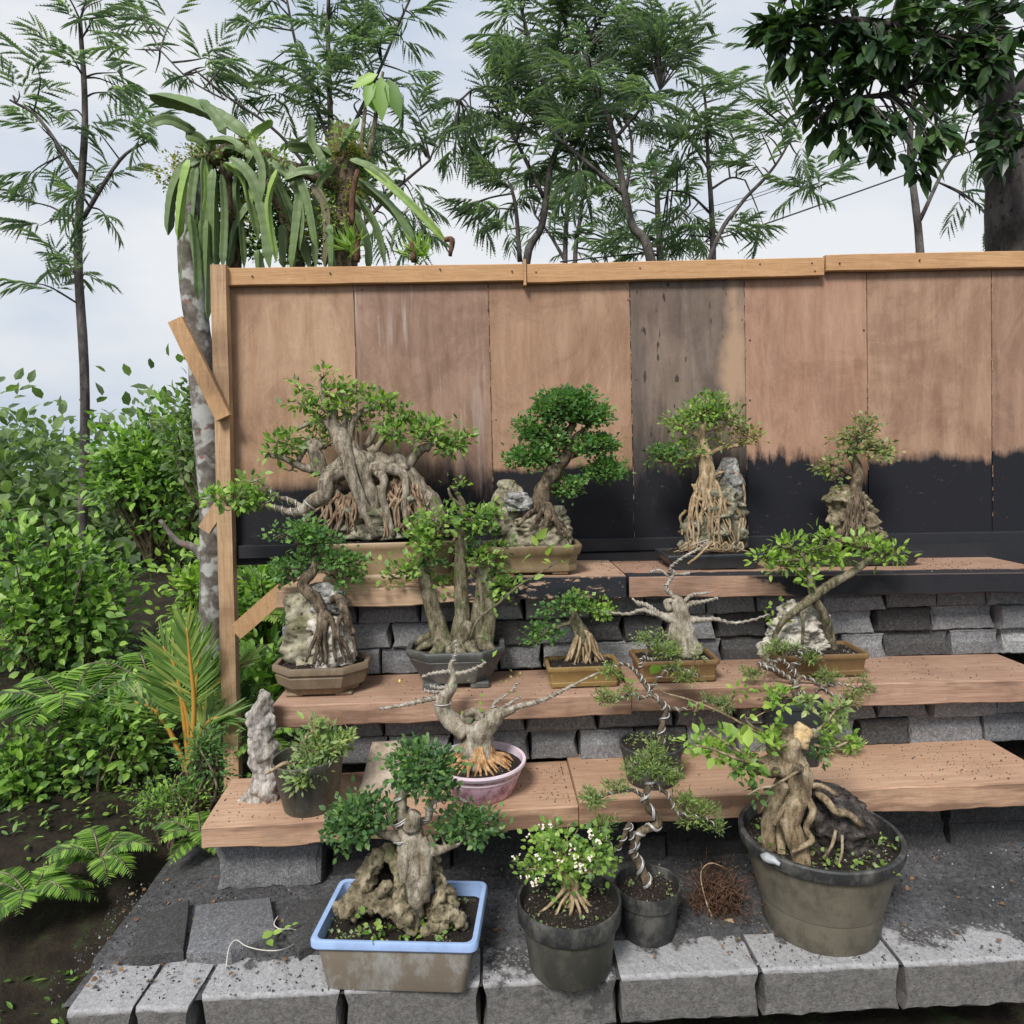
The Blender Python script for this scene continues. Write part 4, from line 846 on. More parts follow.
for pts in ([(440,697,0,3), (425,700,-.02,2.4), (412,703,-.02,2), (398,706,-.03,1.5), (380,709,-.04,1)], [(446,690,0,2), (432,692,-.01,1.6), (424,690,-.01,1)], [(449,686,0,2), (440,688,-.01,1.5), (430,686,-.01,1.2)], [(454,674,0,2.4), (466,672,-.01,2), (478,667,-.02,1.5), (486,662,-.02,1)], [(451,672,0,2.2), (443,672,-.01,1.8), (430,674,-.01,1.4), (422,677,-.01,1)], [(505,712,0,3.4), (520,706,-.01,2.8), (536,702,-.02,2.4), (552,696,-.03,1.8), (575,684,-.05,1.4), (600,672,-.06,1)],
            [(494,714,0,2.5), (494,704,0,1.8), (502,698,0,1.2), (512,690,0,1), (518,682,0,.7)], [(453,662,0,1.6), (456,650,0,1.2), (455,640,0,1)], [(497,712,0,2), (508,704,0,1.2), (522,696,0,.8)]):
    t.limb(pts, 7, .15, reg=True); t.wire(pts[:5], len(pts)*2.5, .9, .9)
t.wire([(443,704,0,8.4), (443,700,0,8.2)], 2, 1.1)
RM = M(); rr = t.rng
for k in range(24):
    a = -PI*1.08+k/23*PI*1.16; L = rr.uniform(.7, 1.1); p0 = t.P(477, 750, 0)+np.array([math.cos(a)*.04, math.sin(a)*.04, -.005]); soilz = t.o[2]+.094
    R2 = .075*L+.03; p3 = np.array([t.o[0]+math.cos(a)*R2*1.25-.005, t.Y+math.sin(a)*R2, soilz-.004]); mid = (p0*.45+p3*.55); mid[2] = p0[2]*.35+soilz*.65+.004; m2 = p0*.8+p3*.2; m2[2] = p0[2]*.75+soilz*.25
    mid[:2] += rr.normal(size=2)*.006; tube(RM, [p0+[0, 0, .03], m2, mid, p3], np.array([.009, .0085, .006, .0025])*rr.uniform(.7, 1.2), 7, .2, 50)
t.part(RM, 'surface_roots', 'root_orange')
for x, y, n, L, m_ in ((486,668,2,9,'leaf_bright'), (486,697,4,6,'leaf_bright'), (520,680,8,4,'leaf_olive'), (467,708,4,6,'leaf_ficus'), (516,694,8,4,'leaf_olive'), (401,686,2,6,'leaf_yellow'), (600,672,6,5,'leaf_bright'), (457,683,4,5,'leaf_ficus'), (506,688,5,4,'leaf_olive')): t.pad(x, y, 6, 5, n, L, -.01, mat=m_, tw=False, name='leaf_cluster', k=2)
t.done()
# junipers in the dim back of the lowest shelf
o = stand('1', 657, 789, .14); t = Bonsai('juniper_bonsai', 'juniper with silver-wired zigzag stem in a dark pot at the back of the lowest plank', 'bonsai', o, 14, bark='bark_brown')
ol = ol_round(44)*.103; t.pot(ol, [(0, .78), (.006, .8), (.10, .96), (.102, 1.0), (.122, 1.03), (.125, 1.0)], .005, .112, 'plastic_black', grains=200, moss=34)
TR = [(662,748,0,3.2), (661,732,0,3), (663,722,0,3), (666,712,0,2.8), (661,702,0,2.6), (652,695,0,2.4), (646,686,0,2.2), (640,676,0,1.6)]; t.limb(TR, 8, .2); t.wire(TR, 11, 1.3, .95)
for b in ([(652,694,0,2), (640,698,0,1.7), (632,694,0,1.5), (616,700,0,1.2), (602,702,0,.9)], [(646,684,0,1.8), (636,672,0,1.6), (624,664,0,1.3), (612,668,0,1)], [(650,690,0,1.6), (664,672,0,1.6), (680,670,0,1.3), (700,676,0,1)], [(663,706,0,2), (680,710,0,1.6), (690,706,0,1.5), (706,702,0,1.2), (730,706,0,1)], [(640,668,0,1.5), (642,658,0,1.3), (652,660,0,1)]):
    t.limb(b, 6, .2); t.wire(b, len(b)*3, .9, .9)
for x, y, rx, ry, n in ((612,672,12,7,160), (606,698,14,8,200), (628,692,12,7,110), (662,650,18,10,220), (650,640,12,8,110), (690,676,20,7,220), (672,668,12,7,120), (728,704,14,9,200), (708,698,9,5,80), (676,652,12,8,110)):
    t.pad(x, y, rx, ry, int(n*1.5), 4.6, -.0, mat='needle', asp=.26, shell=.2, cr=4.5, up=.9, twr=.35)
t.done()
o = stand('1', 800, 768, .13); t = Bonsai('juniper_bonsai', 'spreading juniper with wavy wired branches in a tall dark pot behind the big stump', 'bonsai', o, 15, bark='bark_brown')
t.pot(ol_rect(.085, .085, .012), [(0, .75), (.006, .78), (.20, .98), (.202, 1.02), (.222, 1.04), (.226, 1.02)], .006, .205, 'tray_black', grains=120)
TR = [(800,702,0,3), (794,690,0,3), (798,678,0,2.8), (792,668,0,2.4), (802,658,0,2), (796,650,0,1.6)]; t.limb(TR, 8, .2); t.wire(TR, 8, 1.2, .95)
for b in ([(796,684,0,2), (780,672,0,1.6), (766,668,0,1.4), (756,662,0,1)], [(792,672,0,1.8), (782,660,0,1.4), (770,664,0,1)], [(798,676,0,1.8), (815,682,0,1.4), (830,694,0,1.3), (852,700,0,1)], [(800,690,0,2), (812,704,0,1.6), (808,716,0,1.3), (820,722,0,1)], [(795,655,0,1.4), (808,648,0,1.2), (824,656,0,.9)], [(815,690,0,1.4), (838,684,0,1), (860,690,0,.8)]):
    t.limb(b, 6, .2); t.wire(b, len(b)*3, 1.0, .9)
for x, y, rx, ry, n in ((752,674,12,8,180), (772,694,14,9,150), (782,648,18,8,200), (812,656,16,9,190), (795,704,16,9,150), (828,676,16,10,180), (848,700,16,12,200), (832,722,18,12,260), (858,684,16,10,160), (820,745,20,10,220), (850,748,18,12,200), (768,652,12,6,90)):
    t.pad(x, y, rx, ry, int(n*1.2), 4.8, -.0, mat='needle' if y < 715 else 'leaf_herb', asp=.28, shell=.2, cr=4.5, up=.9, twr=.35)
t.done()
# ================================================================== middle shelf
def feet4(hw, hd, w=.02, h=.012): return [(sx*hw, sy*hd, w, w*.8, h) for sx in (-1, 1) for sy in (-1, 1)]
# octagonal pot, tree on an upright rock
o = stand('2', 319, 696, .15); t = Bonsai('bonsai_tree', 'small bonsai rooted over an upright pale rock in the octagonal olive-brown pot', 'bonsai', o, 21, bark='bark_brown')
ol = dens(ol_cut(.168, .118, .075), 4); t.pot(ol, [(.008, .70), (.014, .76), (.028, .80), (.036, .90), (.070, .95), (.074, .93), (.080, .95), (.084, 1.0), (.104, 1.0), (.107, .985)], .014, .094, 'ceramic_olive', feet=feet4(.085, .055, .03), grains=260)
t.rock([(594,286,310), (600,284,320), (620,283,332), (645,284,345), (660,288,350), (668,292,354)], .55, .015, .13, 18, 'rock_sand', sq=3.4)
t.rock([(584,312,330), (592,306,345), (600,308,348), (612,316,344)], .7, -.0, .16, 22, 'rock_grey')
R2 = t.rg; t.rock([(618,312,344), (636,310,350), (652,312,354), (668,312,356)], .6, -.03, .16, 22, 'rock_pale')
t.limb([(322,612,-.055,5), (317,600,-.05,6), (308,592,-.045,6), (303,584,-.04,6), (308,576,-.03,5.5), (314,570,-.02,4.5), (316,560,-.01,3.6), (314,550,0,3), (318,540,0,2.4)], 14, .2, 30)
for pts in ([(322,610,-.06,4), (322,625,-.08,3.4), (319,640,-.085,3), (316,655,-.09,2), (314,664,-.09,1.4)], [(324,612,-.06,4), (332,622,-.08,3.2), (337,636,-.085,2.6), (346,646,-.085,2), (350,660,-.08,1.3)], [(320,612,-.06,3.4), (318,630,-.08,2.4), (310,650,-.085,2), (306,662,-.08,1)], [(340,600,-.06,5), (345,612,-.07,4.5), (350,628,-.06,4), (354,634,-.06,3)], [(335,628,-.085,2.4), (333,645,-.09,1.6), (336,662,-.09,1)], [(326,620,-.08,2.6), (325,642,-.09,2), (326,664,-.09,1.2)], [(344,612,-.07,3), (338,625,-.085,2), (340,645,-.09,1.6), (346,663,-.09,1)], [(318,640,-.085,1.6), (322,655,-.09,1.2), (320,666,-.09,.8)],
            [(352,635,-.06,2), (355,648,-.06,1.6), (353,664,-.06,1)], [(330,600,-.06,4), (338,598,-.06,4), (346,606,-.06,4)]): t.limb(pts, 7, .25, reg=False)
for x, y, rx, ry, n in ((304,530,20,10,270), (320,540,20,10,230), (292,566,22,8,210), (282,574,10,6,80), (332,560,26,8,260), (355,562,14,6,110), (347,577,15,7,150), (312,553,14,8,110), (278,535,8,5,30)):
    t.pad(x, y, rx, ry, n, 5, -.01, mat='leaf_cloud', asp=.8, shell=.4)
t.done()
# slate-green pot, several trunks
o = stand('2', 456, 690, .20); t = Bonsai('bonsai_tree', 'group of upright grey trunks in the big slate-green lobed pot', 'bonsai', o, 22, bark='bark_green')
ol = dens(ol_cut(.178, .14, .08), 5); t.pot(ol, [(.018, .62), (.022, .68), (.06, .80), (.10, .92), (.104, .935), (.106, .925), (.122, .99), (.130, 1.0), (.137, 1.0), (.140, .985)], .016, .125, 'ceramic_slate', feet=feet4(.085, .065, .034, .022), grains=360)
t.limb([(447,650,-.03,12), (441,638,-.02,10), (436,620,-.02,8.5), (430,600,-.02,7.5), (425,580,-.02,6.5), (423,564,-.02,5.5), (428,553,-.02,4)], 14, .14, 22)
t.limb([(458,648,0,12), (460,632,0,9.5), (462,615,0,8), (461,590,0,7.2), (461,560,0,6.6), (461,535,0,6), (461,526,0,5.5), (463,512,0,4), (462,502,0,3), (456,492,0,2)], 14, .12, 22)
t.limb([(474,648,.01,10), (476,630,.01,8.5), (480,605,.01,7.5), (480,580,.01,6.5), (482,564,.01,5)], 14, .14, 22); t.limb([(484,645,-.01,9), (489,625,0,7), (490,605,0,6), (488,580,0,5), (492,560,0,4)], 12, .14, 22)
t.limb([(462,644,-.03,8), (466,630,-.04,6), (470,622,-.03,5)], 10, .2)
for pts in ([(445,642,-.05,8), (436,650,-.08,5), (430,655,-.09,3)], [(440,640,-.04,6), (425,645,-.06,4), (417,650,-.06,2.4)], [(440,632,-.02,5), (424,638,-.02,3.6), (416,645,-.02,2)], [(456,646,-.05,8), (462,655,-.1,6), (466,660,-.12,4)], [(478,645,-.03,8), (490,648,-.07,6), (492,655,-.09,4)], [(470,646,-.06,7), (477,655,-.11,4), (480,658,-.12,3)], [(450,648,-.06,5), (448,657,-.11,3)]): t.limb(pts, 10, .3, reg=False)
for b in ([(424,572,-.02,3), (412,572,-.03,2), (402,574,-.03,1.4)], [(461,530,0,3), (448,532,-.01,2.4), (436,530,-.02,1.8)], [(462,526,0,3), (475,520,-.01,2.4), (494,530,-.02,1.4)], [(480,580,0,3), (470,570,-.01,2), (466,562,-.01,1.4)], [(488,580,0,3), (502,584,-.02,2), (514,588,-.02,1.2)], [(462,506,0,2.4), (452,498,0,1.8), (448,488,0,1.2)]): t.limb(b, 6, .2)
for x, y, rx, ry, n, dy in ((440,520,22,11,220,-.02), (425,542,22,13,220,-.02), (480,516,20,13,230,-.01), (478,530,18,10,110,-.01), (406,568,20,9,140,-.03), (428,560,16,8,90,-.02), (478,558,18,9,130,.0), (500,548,16,10,120,.02), (506,586,16,10,140,-.02), (490,570,16,7,90,.0), (390,578,8,6,40,-.03), (446,584,14,8,80,.03), (454,486,8,6,26,0), (500,600,10,6,40,-.01), (462,545,12,10,60,.03), (415,528,10,8,50,-.02)):
    t.pad(x, y, rx, ry, int(n*.8), 6.6, dy, mat='leaf_ficus' if n not in (110, 90, 60) else 'leaf_dark', asp=.75, shell=.3)
t.limb([(470,640,-.12,1.6), (478,620,-.15,1.5), (500,602,-.17,1.3), (520,585,-.19,1), (545,570,-.2,.8), (560,560,-.2,.5)], 5, .1)
for x, y, n in ((553,552,6), (560,560,3), (541,560,2), (525,576,2), (497,598,2)): t.pad(x, y, 8 if n > 3 else 3, 5, n, 13 if n > 3 else 9, -.2, mat='leaf_bright', big=True, tw=False, name='leaf_cluster', asp=.5)
t.done()
def rectpot(t, w, d, h, mat, **k):
    t.pot(ol_rect(w/2, d/2, .014), [(.006, .90), (.010, .915), (h*.25, .925), (h*.28, .90), (h*.72, .94), (h*.78, .99), (h*.82, 1.0), (h*.97, 1.0), (h, .985)], .012, h*.86, mat, feet=feet4(w*.36, d*.32, .022, .010), **k)
# ochre small pot
o = stand('2', 584, 687, .11); t = Bonsai('bonsai_tree', 'small leaning bonsai with a cage of exposed roots in the little ochre rectangular pot', 'bonsai', o, 23, bark='bark_green')
rectpot(t, .262, .15, .078, 'ceramic_ochre', grains=200)
t.limb([(586,646,0,5), (584,640,0,7.5), (580,630,0,7.5), (575,622,0,6.5), (573,612,0,4.4), (571,604,0,3)], 14, .2, 30)
rr = t.rng
RM = M()
for k in range(34):
    u = rr.random(); v = rr.random(); x0 = 577+u*13; d0 = -.02+.03*v; t.limb([(x0, 634-4*math.sin(u*PI), d0, 1.7), (x0-5+u*12+rr.normal()*2.4, 648, d0*1.5, 1.5), (x0-11+u*23+rr.normal()*3, 660+rr.random()*5, d0*2, 1.0)], 5, .25, mb=RM, reg=False)
t.part(RM, 'exposed_roots', 'root_tan')
for b in ([(573,622,0,3), (562,625,-.01,2), (550,630,-.02,1.3)], [(572,608,0,2.6), (586,610,-.01,1.8), (600,612,-.01,1.2)], [(571,606,0,2.4), (560,606,0,1.6)]): t.limb(b, 6, .2)
for x, y, rx, ry, n, m_ in ((564,606,20,9,230,'leaf_cloud'), (578,600,14,7,130,'leaf_ficus'), (600,610,12,9,180,'leaf_bright'), (545,632,18,8,190,'leaf_cloud'), (532,640,8,5,50,'leaf_cloud'), (548,612,10,6,60,'leaf_cloud'), (590,606,10,6,60,'leaf_cloud')): t.pad(x, y, rx, ry, n, 4.6, -.01, mat=m_, asp=.8, shell=.4)
t.done()
# wired bare tree
o = stand('2', 678, 682, .13); t = Bonsai('bare_bonsai', 'pale leafless bonsai with white-wired arms reaching sideways in a brown rectangular pot', 'bonsai', o, 24, bark='bark_pale')
rectpot(t, .292, .17, .080, 'ceramic_brown', grains=240)
t.limb([(690,654,0,15), (686,642,0,12), (684,630,0,10), (682,620,0,9), (680,610,0,8.5), (678,602,0,7), (677,598,0,5)], 16, .16, 30); t.limb([(672,640,0,6), (674,625,0,5), (672,612,0,4)], 10, .2)
for pts in ([(678,622,0,6), (668,618,0,4.6), (658,614,0,3.4), (648,606,0,2.4), (636,602,0,1.6)], [(668,618,0,3.4), (655,614,-.01,2.4), (642,610,-.01,2), (628,614,-.02,1.4), (604,612,-.02,1)], [(680,622,0,6), (692,620,0,4.4), (702,620,0,2.6), (715,619,0,2), (732,623,0,1.4), (752,620,0,1), (770,614,0,.7)], [(678,600,0,4), (672,595,0,2.6), (666,588,0,2), (670,580,0,1.8), (674,573,0,1.6), (670,568,0,1.3), (682,558,-.02,1.2), (700,548,-.03,1.1), (708,540,-.03,.9), (690,546,-.02,.8)], [(682,612,0,4), (690,604,0,3), (702,602,0,1.8), (718,598,0,1.2)], [(684,602,0,2.4), (692,595,0,1.8), (708,593,0,1)], [(670,610,0,3.6), (666,602,0,3), (672,600,0,2.6)], [(668,576,0,1.5), (660,570,0,1.2), (650,572,0,.9)], [(673,574,0,1.4), (684,574,0,1.1), (690,573,0,.8)], [(640,606,0,1.6), (632,598,0,1)]):
    t.limb(pts, 7, .18)
    if pts[-1][3] <= 1.6: t.wire(pts[1:9], len(pts)*2.6, .8, .9)
for x, y, n in ((774,608,14), (768,614,5)): t.pad(x, y, 7, 5, n, 7, 0, mat='leaf_bright', tw=False, name='leaf_cluster')
for x, y, n in ((650,640,60), (668,636,60), (690,652,50)): t.pad(x, y, 14, 7, n, 4.4, -.06, mat='leaf_grey', tw=False, name='leaf_cluster', asp=.4)
t.done()
# rock with crossing trunks
o = stand('2', 822, 677, .14); t = Bonsai('bonsai_tree', 'crossing bare trunks over a rough pale rock in a brown rectangular pot', 'bonsai', o, 25, bark='bark_green')
rectpot(t, .335, .18, .085, 'ceramic_brown', grains=300)
t.rock([(601,790,800), (606,782,816), (618,778,822), (632,768,826), (645,762,829), (658,760,832), (664,764,832)], .5, .02, .17, 24, 'rock_pale', sq=2.3, ridged=.9, nr=60, seg=70)
t.limb([(834,652,-.01,4.5), (830,635,-.03,4.6), (824,615,-.05,4.6), (814,598,-.06,4.6), (811,582,-.05,4.2), (808,565,-.05,3.6), (804,555,-.05,3)], 10, .12, 24)
t.limb([(772,650,-.04,2), (775,635,-.06,2.6), (784,620,-.08,3.4), (796,610,-.08,4), (810,600,-.07,5), (822,590,-.06,5), (838,580,-.05,4.6), (856,570,-.04,4), (872,556,-.03,3.4)], 10, .12, 24)
t.limb([(799,608,-.08,2.2), (803,622,-.09,1.8), (802,645,-.09,1.2)], 7, .1); t.limb([(776,634,-.07,2), (771,648,-.07,1.8), (770,656,-.06,1.4)], 7, .1)
for b in ([(804,556,-.05,2.6), (792,549,-.05,1.8), (778,546,-.05,1.2)], [(806,560,-.05,2.2), (790,560,-.06,1.5), (770,562,-.06,1)], [(804,554,-.05,2), (818,548,-.05,1.6), (834,546,-.05,1)], [(870,558,-.03,2), (884,548,-.03,1.4), (896,552,-.03,1)], [(868,560,-.03,2), (862,544,-.03,1.2)]): t.limb(b, 6, .2)
for x, y, rx, ry, n in ((764,556,12,8,60), (790,544,16,7,60), (818,548,20,9,90), (836,554,12,8,60), (796,566,16,6,60), (806,578,8,6,30), (780,564,10,5,30), (822,537,12,6,40), (862,546,18,9,90), (890,554,16,9,80), (808,562,10,8,40)): t.pad(x, y, rx, ry, n, 8, -.05, mat='leaf_bright', asp=.5, big=True, shell=.3, cr=9, name='leaf_cluster')
t.done()
# ================================================================== top shelf
o = stand('3', 388, 583, .26); t = Bonsai('ficus_bonsai', 'largest bonsai, its many roots gripping a mossy rock in the wide sand-coloured pot', 'bonsai', o, 31, bark='bark_grey')
t.pot(ol_rect(.265, .155, .02), [(.0, .92), (.022, .93), (.028, .91), (.034, .885), (.10, .925), (.128, .965), (.134, .99), (.152, 1.0), (.156, .985)], .016, .140, 'ceramic_sand', grains=500, feet=None, soilmat='soil')
t.rock([(472,380,414), (482,372,424), (500,346,434), (520,340,442), (536,335,446)], .55, .03, .14, 14, 'rock_moss')
SR = t.rg
L = t.limb
L([(376,538,-.06,4.5), (370,520,-.08,5.5), (361,500,-.08,6), (353,480,-.08,6), (348,462,-.07,6.5), (344,448,-.05,8), (341,438,-.02,9), (336,430,0,7.5), (332,420,0,6), (333,410,0,5), (330,400,0,3)], 16, .12, 18)
L([(378,520,-.06,4.5), (374,500,-.06,6), (367,482,-.05,6.5), (362,466,-.04,7.5), (354,452,-.02,8), (347,446,-.01,8)], 16, .14, 18)

L([(322,475,0,9), (318,462,0,8), (314,450,0,6.5), (308,444,0,4)], 12, .15, 18); L([(348,456,-.01,6), (340,464,.0,6), (328,474,0,6.5), (326,485,0,6), (322,492,0,5)], 12, .15)
L([(352,468,0,6), (340,474,-.02,7.5), (327,480,-.04,8), (326,490,-.05,8), (322,497,-.06,7.5), (312,502,-.06,6.5), (304,510,-.06,5.5), (290,512,-.06,4), (276,508,-.06,3), (262,506,-.06,2.4), (240,508,-.06,1.6)], 12, .14, 18)
L([(354,455,0,8), (366,458,0,6.5), (374,463,0,6), (382,467,0,6), (395,470,0,7), (405,470,0,8)], 14, .14)
L([(340,485,-.0,3), (336,495,-.04,2.4), (342,512,-.06,2.2), (337,532,-.07,1.6)], 10, .12)
L([(400,468,-.01,9), (410,478,-.02,9), (418,490,-.02,10), (428,500,-.02,11), (434,512,-.02,11), (440,530,-.02,10)], 16, .2, 18)
L([(372,470,-.03,8), (382,468,-.05,7), (396,470,-.06,6), (404,476,-.07,4.5), (406,490,-.09,3.6), (404,506,-.1,3), (408,525,-.11,2.4), (414,536,-.11,1.6)], 10, .12)
L([(378,472,-.05,5), (384,480,-.09,4.4), (382,495,-.10,4), (386,510,-.11,3.4), (394,536,-.12,2.6)], 8, .12)
L([(404,472,-.03,8), (398,458,-.01,6.5), (390,462,0,6), (378,456,.01,5.5), (370,446,.0,4.6)], 12, .14); L([(400,468,-.01,8), (410,462,0,6), (418,452,0,5), (428,446,0,4)], 12, .14)
for pts in ([(332,430,0,4), (322,420,0,3), (308,424,0,2.4), (296,430,0,1.6)], [(336,418,0,3), (322,408,0,2), (308,402,0,1.4)], [(350,445,0,5), (352,425,0,4), (362,412,0,3), (380,408,0,2)], [(368,446,0,4), (376,430,0,3), (390,420,0,2.4), (405,420,0,1.5)], [(314,470,0,5), (300,466,0,4), (284,458,0,3), (270,456,0,2)], [(322,448,0,5), (314,442,0,4), (306,448,0,3), (298,462,.02,2.4)], [(374,452,0,4), (386,438,0,3), (400,436,0,2.4)], [(425,450,0,4), (436,440,0,3), (452,440,0,2)], [(340,435,0,4), (346,420,0,3), (345,400,0,2), (338,385,0,1.5)],
            [(304,508,-.06,3), (290,500,-.06,2.4), (276,496,-.06,1.8), (258,480,-.06,1.2)], [(300,510,-.06,3), (310,520,-.08,2)], [(330,412,0,3), (322,396,0,2), (320,380,0,1.2)]): L(pts, 7, .2)
t.wire([(304,510,-.06,5.5), (290,512,-.06,4), (276,508,-.06,3), (262,506,-.06,2.4), (244,508,-.06,1.6)], 12, 1.0, .95)
t.wire([(314,502,-.06,7), (306,508,-.06,6)], 1.5, 1.1); t.wire([(300,505,-.06,3), (284,499,-.06,2.4), (270,492,-.06,1.8)], 6, .9)
RM = M(); rr = t.rng
for k in range(26):
    x0 = 392+rr.random()*26; x1 = 380+rr.random()*62; t.drape([(x0, 470+rr.random()*6), (x0*.6+x1*.4+rr.normal()*5, 490), (x0*.3+x1*.7+rr.normal()*4, 512), (x1, 538)], rr.uniform(.7, 2.2), rr.uniform(.5, 1.1), RM, 3.0, rr.random()*.012)
for k in range(18):
    x0 = 322+rr.random()*34; x1 = x0+rr.normal()*12-4; L([(x0, 490+rr.random()*12, -.05, 1.8), ((x0+x1)/2+rr.normal()*5, 512, -.07, 1.4), (x1, 534, -.07+rr.random()*.03, .9)], 5, .2, mb=RM, reg=False)
t.part(RM, 'aerial_roots', 'root_brown', 'tangle of thin aerial roots gripping the rock')
for x, y, rx, ry, n, dy in ((325,390,24,11,110,0), (345,408,26,12,110,-.01), (318,412,20,10,80,0), (300,404,16,9,60,0), (380,402,28,13,170,0), (405,412,18,9,70,0), (395,432,22,10,110,-.02), (365,420,18,10,70,.02), (432,432,24,14,170,0), (450,442,20,13,150,0), (418,424,18,9,70,0), (288,444,20,12,140,0), (276,450,14,8,60,0), (312,432,18,9,70,.02), (330,440,14,9,50,.03), (236,498,30,13,200,-.06), (262,500,22,10,120,-.06), (218,496,14,9,60,-.06), (248,480,12,6,36,-.06), (324,374,9,6,26,0), (462,434,10,9,60,0), (290,470,8,5,10,0), (320,470,8,6,10,-.05), (355,388,16,8,40,0), (300,384,12,8,26,0)):
    t.pad(x, y, rx, ry, int(n*.98), 7.4, dy, mat='leaf_ficus', asp=.55, big=True, shell=.25, cr=8)
t.done()
# cloud-pruned
o = stand('3', 533, 575, .17); t = Bonsai('bonsai_tree', 'cloud-pruned bonsai with dense round leaf pads beside pale rocks in a tan pot', 'bonsai', o, 32, bark='bark_brown')
t.pot(dens(ol_cut(.185, .115, .035), 4), [(.010, .84), (.014, .875), (.03, .885), (.035, .87), (.07, .92), (.074, .955), (.098, 1.0), (.106, 1.0), (.110, .985)], .014, .098, 'ceramic_tan', feet=feet4(.10, .07, .03, .015), grains=300)
t.rock([(480,500,514), (490,494,524), (500,492,526), (512,496,520), (525,494,515), (535,494,512)], .6, .01, .18, 22, 'rock_sand')
t.rock([(493,508,526), (502,503,533), (510,507,530)], .6, -.04, .16, 24, 'rock_grey', sq=2.2)
t.rock([(512,530,550), (520,514,562), (530,506,570), (538,502,572), (546,500,572)], .6, -.0, .14, 18, 'rock_sand'); 
t.rock([(506,552,562), (520,546,570), (540,540,572)], .5, .03, .15, 22, 'rock_moss')
t.limb([(540,512,-.02,9), (540,500,-.02,9), (543,490,-.02,8.5), (550,476,-.01,8), (558,466,0,7.5), (566,456,0,6), (570,446,0,5), (568,434,0,4), (574,424,0,3)], 16, .2, 26)
for pts in ([(545,505,-.04,6), (548,516,-.07,4), (542,530,-.085,3), (534,545,-.09,2)], [(536,505,-.03,4), (528,515,-.06,2.6), (516,526,-.07,1.6)], [(548,505,-.04,4), (556,520,-.07,3), (560,535,-.075,1.8)], [(544,508,-.06,2.5), (536,520,-.08,2), (530,530,-.09,1.3)], [(552,518,-.07,2), (564,530,-.07,1.4), (568,540,-.07,1)], [(550,520,-.07,1.4), (562,522,-.07,1.2), (570,536,-.06,.8)]): t.limb(pts, 8, .2, reg=False)
for b in ([(570,440,0,3.4), (560,436,0,3), (552,430,0,2), (545,426,0,1.6)], [(564,458,0,4), (582,452,0,3), (594,450,0,2), (604,462,0,1.4)], [(558,466,0,3), (545,462,0,2), (532,460,0,1.4)], [(552,480,0,3), (562,482,.0,2), (568,488,0,1.4)], [(570,446,0,3), (576,436,0,2.6), (590,425,0,1.6)]): t.limb(b, 8, .2)
for x, y, rx, ry, n in ((562,407,30,18,780), (585,416,24,14,440), (545,438,24,13,420), (530,428,14,10,160), (528,459,26,9,420), (595,446,24,11,380), (606,471,18,12,400), (567,488,17,9,220), (575,400,20,10,200), (548,412,16,12,160), (555,448,12,8,80)):
    t.pad(x, y, rx, ry, int(n*1.7), 4.6, 0, mat='leaf_cloud', asp=.85, shell=.72, up=.8, floor=-.3)
t.done()
# root-over-rock in the black tray
o = stand('3', 714, 569, .15); t = Bonsai('bonsai_tree', 'flat-crowned bonsai, its pale roots running down a tall rock in the black tray', 'bonsai', o, 33, bark='root_tan')
t.pot(ol_rect(.192, .115, .012), [(.004, .83), (.010, .86), (.020, .87), (.045, .97), (.052, 1.0), (.060, 1.0), (.062, .99)], .010, .054, 'tray_black', feet=feet4(.12, .07, .035, .008), grains=260)
t.rock([(458,722,735), (464,720,738), (475,716,742), (490,714,745), (502,716,744), (515,716,742)], .6, .02, .15, 22, 'rock_grey')
t.rock([(478,702,722), (495,694,738), (512,688,744), (530,682,746), (544,679,748), (550,680,746)], .42, .0, .16, 18, 'rock_moss')
t.limb([(704,500,-.03,4), (703,485,-.03,6), (706,470,-.02,7), (706,458,-.01,6.5), (704,448,0,5), (701,438,0,4.2), (703,428,0,3.4), (708,420,0,2.4)], 14, .25, 26)
t.limb([(712,500,-.03,3), (711,480,-.03,5), (709,465,-.02,5), (707,450,-.01,4)], 12, .25, 26)
RM = M(); rr = t.rng
for x0, pts in enumerate(([(700,478), (694,495), (690,520), (692,540)], [(702,480), (698,505), (698,530), (697,544)], [(706,482), (706,500), (710,520), (709,544)], [(710,478), (718,484), (720,500), (719,520), (720,546)], [(704,490), (702,515), (703,540)], [(712,476), (724,472), (738,474), (743,490), (744,510), (742,535)], [(720,495), (726,502), (734,506), (744,520), (742,536)], [(700,485), (690,505), (688,530), (690,546)], [(708,490), (712,510), (713,535)], [(704,500), (692,498), (690,512)], [(710,505), (702,512), (699,524)], [(722,500), (728,515), (730,535)], [(735,508), (740,520), (738,544)], [(686,510), (681,518), (682,535)])): t.drape(pts, 2.0, 1.0, RM, 1.0, .003)
for k in range(16):
    x0 = 692+rr.random()*26; x1 = 684+rr.random()*58; t.drape([(x0, 484), ((x0+x1)/2+rr.normal()*3, 510), (x1, 545)], rr.uniform(.8, 1.4), .6, RM, 1.6, .002)
for k in range(26):
    x0 = 686+rr.random()*56; t.limb([(x0, 542, -.10, 1), (x0+rr.normal()*6, 548, -.11, .8), (x0+rr.normal()*9, 552, -.105, .5)], 4, .1, mb=RM, reg=False)
t.part(RM, 'roots', 'root_tan', 'long pale roots running down the rock')
for b in ([(702,438,0,3), (690,432,0,2), (676,430,0,1.3)], [(703,430,0,3), (716,428,0,2), (730,424,0,1.4), (742,428,0,1)], [(704,455,0,3), (694,456,0,2), (680,460,0,1.4), (664,462,0,1)], [(708,455,0,3), (722,448,0,2.4), (736,446,0,1.8), (752,440,0,1.2)], [(706,425,0,2), (700,415,0,1.5)], [(728,448,0,1.6), (742,442,0,1.1), (755,436,0,.8)]): t.limb(b, 7, .2)
